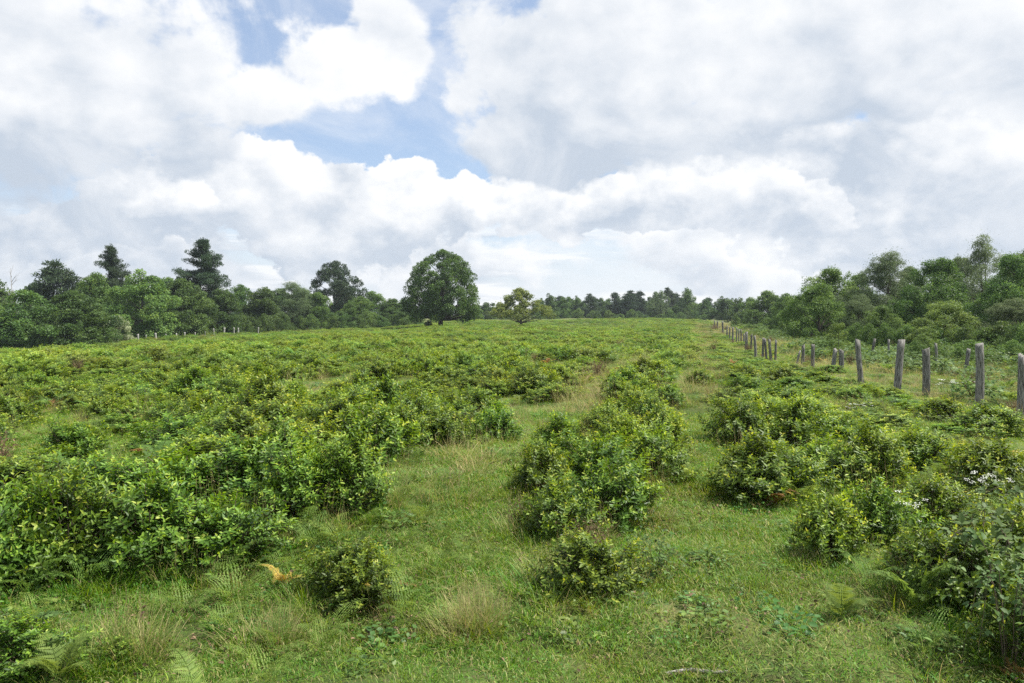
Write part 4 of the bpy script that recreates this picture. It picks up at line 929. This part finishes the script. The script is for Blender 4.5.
scatter('dead_bracken', WITH, X[k], Y[k], rng.uniform(.5, 1.0, k.sum()), 'small rusty and brown withered fronds speckled through the field', 'dead bracken', zoff=.05)
TALL = [tall_grass(520 + i, 80, .26, .15, .38) .mesh('tall_grass%d' % i, M_DRY) for i in range(4)]
X, Y = rand_pts(34000, 4.2, 140, .55); u = lane_u(X, Y)
strip = ((u > -2.8) & (u < -1.4) & (Y < 30)) * 1.2 + ((np.abs(u - .1) < .8) & (Y > 14)) * .35 + (X > fence_x(Y) - .8) * .45 + .20 * (patch(X, Y, 7, .4) < -.15) + np.interp(Y, [8, 20], [.09, .04])
strip = strip * np.where((u > -2.7) & (u < -1.5) & (Y < 6.6), .12, 1); strip = strip + 1.0 * ((u > -2.9) & (u < -1.5) & (Y > 6.6) & (Y < 13)); strip = np.where((u > -1.4) & (u < .9) & (Y < 9), .02, strip); strip = np.where((u < -1.2) & (Y < 5.3), .03, strip)
k = (rng.uniform(size=len(X)) < strip) & (Y < lend.max()) & (near_bush(X, Y) > -.05); k &= Y < np.interp(-X / Y, [-.1, .1, .3, .55, .8], [140, 146, 118, 90, 82])
scatter('dry_grass', TALL, X[k], Y[k], rng.uniform(.55, 1.1, k.sum()) * np.where(Y[k] > 40, 1.5, 1), 'straw coloured seeding grass standing in the gaps between the bushes', 'dry grass', zs=rng.uniform(.45, 1.0, k.sum()))
GRN = [tall_grass(530 + i, 90, .22, .10, .28, .016, False, .35, .5).mesh('green_tuft%d' % i, M_GRASS) for i in range(3)]
X, Y = rand_pts(16000, 3.5, 60, .6); k = rng.uniform(size=len(X)) < np.where(Y < 9, .22 + .35 * (patch(X, Y, 1.6, .7) > .25), .6)
scatter('grass_tufts', GRN, X[k], Y[k], rng.uniform(.35, .65, k.sum()), 'longer green grass tufts sprouting through the turf', 'grass', zs=rng.uniform(.2, .55, k.sum()))
GRN2 = [tall_grass(536 + i, 70, .18, .12, .32, .010, False, .7, .5).mesh('fine_tuft%d' % i, M_GRASS) for i in range(4)]
# long grass growing up through the skirts of the near bushes
nb = BX.size; near_i = np.where(BY < 15)[0]; cx = np.r_[HA[:, 0], BX[near_i]]; cyy = np.r_[HA[:, 1], BY[near_i]]; cr_ = np.r_[HA[:, 2], np.full(len(near_i), .5)]
q = np.repeat(np.arange(len(cx)), 22); an = rng.uniform(0, 6.28, len(q)); rr_ = cr_[q] * rng.uniform(.75, 1.15, len(q)); X = cx[q] + np.cos(an) * rr_; Y = cyy[q] + np.sin(an) * rr_
scatter('long_grass', GRN + GRN2 + TALL[:1], X, Y, rng.uniform(.35, .7, len(X)), 'long grass growing up around the feet of the near bushes', 'grass', zs=rng.uniform(.3, .75, len(X)))
LITTER = []
for i in range(3):
    r = np.random.default_rng(600 + i); g = Geo(); n = 30; P = np.stack([r.uniform(-.3, .3, n), r.uniform(-.3, .3, n), r.uniform(.004, .03, n)], -1)
    place(g, tpl_leaf(.5, .1, .3), P, rdir(r, n) * np.array([1, 1, .3]), np.array([0, 0, 1.]) + r.normal(0, .4, (n, 3)), r.uniform(.012, .035, n), r.uniform(0, 1, n) ** 2); LITTER.append(g.mesh('litter%d' % i, M_BROWN))
q = np.repeat(np.arange(len(cx)), 3); X = cx[q] + rng.normal(0, 1, len(q)) * cr_[q]; Y = cyy[q] + rng.normal(0, 1, len(q)) * cr_[q]
X = np.r_[X, rand_pts(500, 3.5, 12, .7)[0]]; Y = np.r_[Y, 3.5 + 8.5 * rng.uniform(size=500) ** .7][:len(X)]
scatter('leaf_litter', LITTER, X, Y, rng.uniform(.6, 1.2, len(X)), 'brown fallen leaves lying under the near bushes and on the turf', 'leaf litter', zoff=.01)
LAWN = [grass_patch(540 + i, dryf=.05 + .05 * i).mesh('turf%d' % i, M_GRASS) for i in range(5)]
X1, Y1 = rand_pts(9500, 3.3, 13, .62); X2, Y2 = rand_pts(15000, 13, 60, .6); X = np.r_[X1, X2]; Y = np.r_[Y1, Y2]
k = (X < fence_x(Y) + 14) & (rng.uniform(size=len(X)) < .93 + .42 * patch(X, Y, 1.3, 4.4) + .2 * (Y > 13))
scatter('grass', LAWN, X[k], Y[k], rng.uniform(.8, 1.25, k.sum()) * (1 + Y[k] / 28), 'short green turf with straw blades covering the lane and clearings', 'grass', zs=rng.uniform(.5, 1.15, k.sum()) * (1 + Y[k] / 60))
WEED = [weed(560 + i, 40 + 12 * i, .14, .018 + .006 * i, .03 + .01 * i).mesh('weed%d' % i, M_WEED) for i in range(4)]
X, Y = rand_pts(7500, 3.4, 22, .6); k = rng.uniform(size=len(X)) < .45 + .4 * patch(X, Y, 1.4, 2.7)
scatter('ground_weeds', WEED, X[k], Y[k], rng.uniform(.7, 1.3, k.sum()), 'small round-leaved weeds creeping through the turf', 'weeds')
THATCH = [grass_patch(570 + i, .2, 90, .06, .14, .035, 3.5, .0, .1).mesh('thatch%d' % i, M_DRY) for i in range(3)]
X, Y = rand_pts(9000, 3.4, 30, .6); uu = lane_u(X, Y); k = rng.uniform(size=len(X)) < .30 + .6 * patch(X, Y, 2.2, 5.1) + .5 * ((uu > -2.9) & (uu < -1.3) & (Y > 6))
scatter('dead_thatch', THATCH, X[k], Y[k], rng.uniform(.6, 1.3, k.sum()), 'flattened dead straw lying in the turf', 'thatch', zoff=.01)
# rough growth between the fence and the right wood
ROUGH = [bramble(580 + i, 8, .9, .5, .10, .09)[0].mesh('rough%d' % i, M_BRAM) for i in range(3)]
n = 3400; Y = 14 + 80 * rng.uniform(size=n) ** .8; X = fence_x(Y) + .8 + rng.uniform(0, 1, n) ** .8 * 16; k = (rng.uniform(size=n) < .45 + .7 * patch(X, Y, 5, 1.9) + .4 * (X - fence_x(Y) > 8)) & (X / Y < .72)
scatter('undergrowth', ROUGH + FERNLO[:1], X[k], Y[k], rng.uniform(.5, 1.15, k.sum()), 'rough brambles and fern between the fence and the right wood', 'undergrowth')

# ------------------------------------------------------------------ a few sticks and stones in the near grass
def stick(x, y, ln, ang, label, seed):
    r = np.random.default_rng(seed); g = Geo(); X, Y = gp(x, y); p = np.array([(-ln / 2, 0, .0), (-ln * .15, .012, .012), (ln * .2, -.01, .006), (ln / 2, .01, .0)])
    tube(g, p, [.009, .011, .009, .006], 6, .5, rough=.08, r=r); tube(g, [p[2], p[2] + np.array([ln * .12, .05, .01])], [.005, .002], 4, .5)
    put('stick', g.mesh('stick', M_DEAD), (X, Y, float(terrain(X, Y)) + .03), ang, (1, 1, 1), label, 'stick')
stick(700, 679, .34, .05, 'pale dry stick lying in the grass at the bottom edge right of centre', 1)
stick(20, 640, .3, .9, 'dry stick in the grass near the left bottom corner', 3)

# ------------------------------------------------------------------ thin summer haze over the whole place
def build_haze():
    g = Geo(); x0, x1, y0, y1, z0, z1 = -330, 330, -60, 430, -14, 34
    V = [(x, y, z) for z in (z0, z1) for y in (y0, y1) for x in (x0, x1)]
    F = [(0, 2, 1), (1, 2, 3), (4, 5, 6), (5, 7, 6), (0, 1, 4), (1, 5, 4), (2, 6, 3), (3, 6, 7), (0, 4, 2), (2, 4, 6), (1, 3, 5), (3, 7, 5)]
    g.add(V, F, .5); mt = bpy.data.materials.new('haze'); mt.use_nodes = True; nt = mt.node_tree; nt.nodes.clear()
    v = nt.nodes.new('ShaderNodeVolumePrincipled'); v.inputs['Density'].default_value = .00022; v.inputs['Color'].default_value = (.80, .90, 1, 1); v.inputs['Anisotropy'].default_value = .2
    o = nt.nodes.new('ShaderNodeOutputMaterial'); nt.links.new(v.outputs[0], o.inputs['Volume'])
    tag(mesh_obj('haze', g.mesh('haze', mt)), 'thin pale summer haze softening the far trees', 'haze', None, 'stuff')
build_haze()
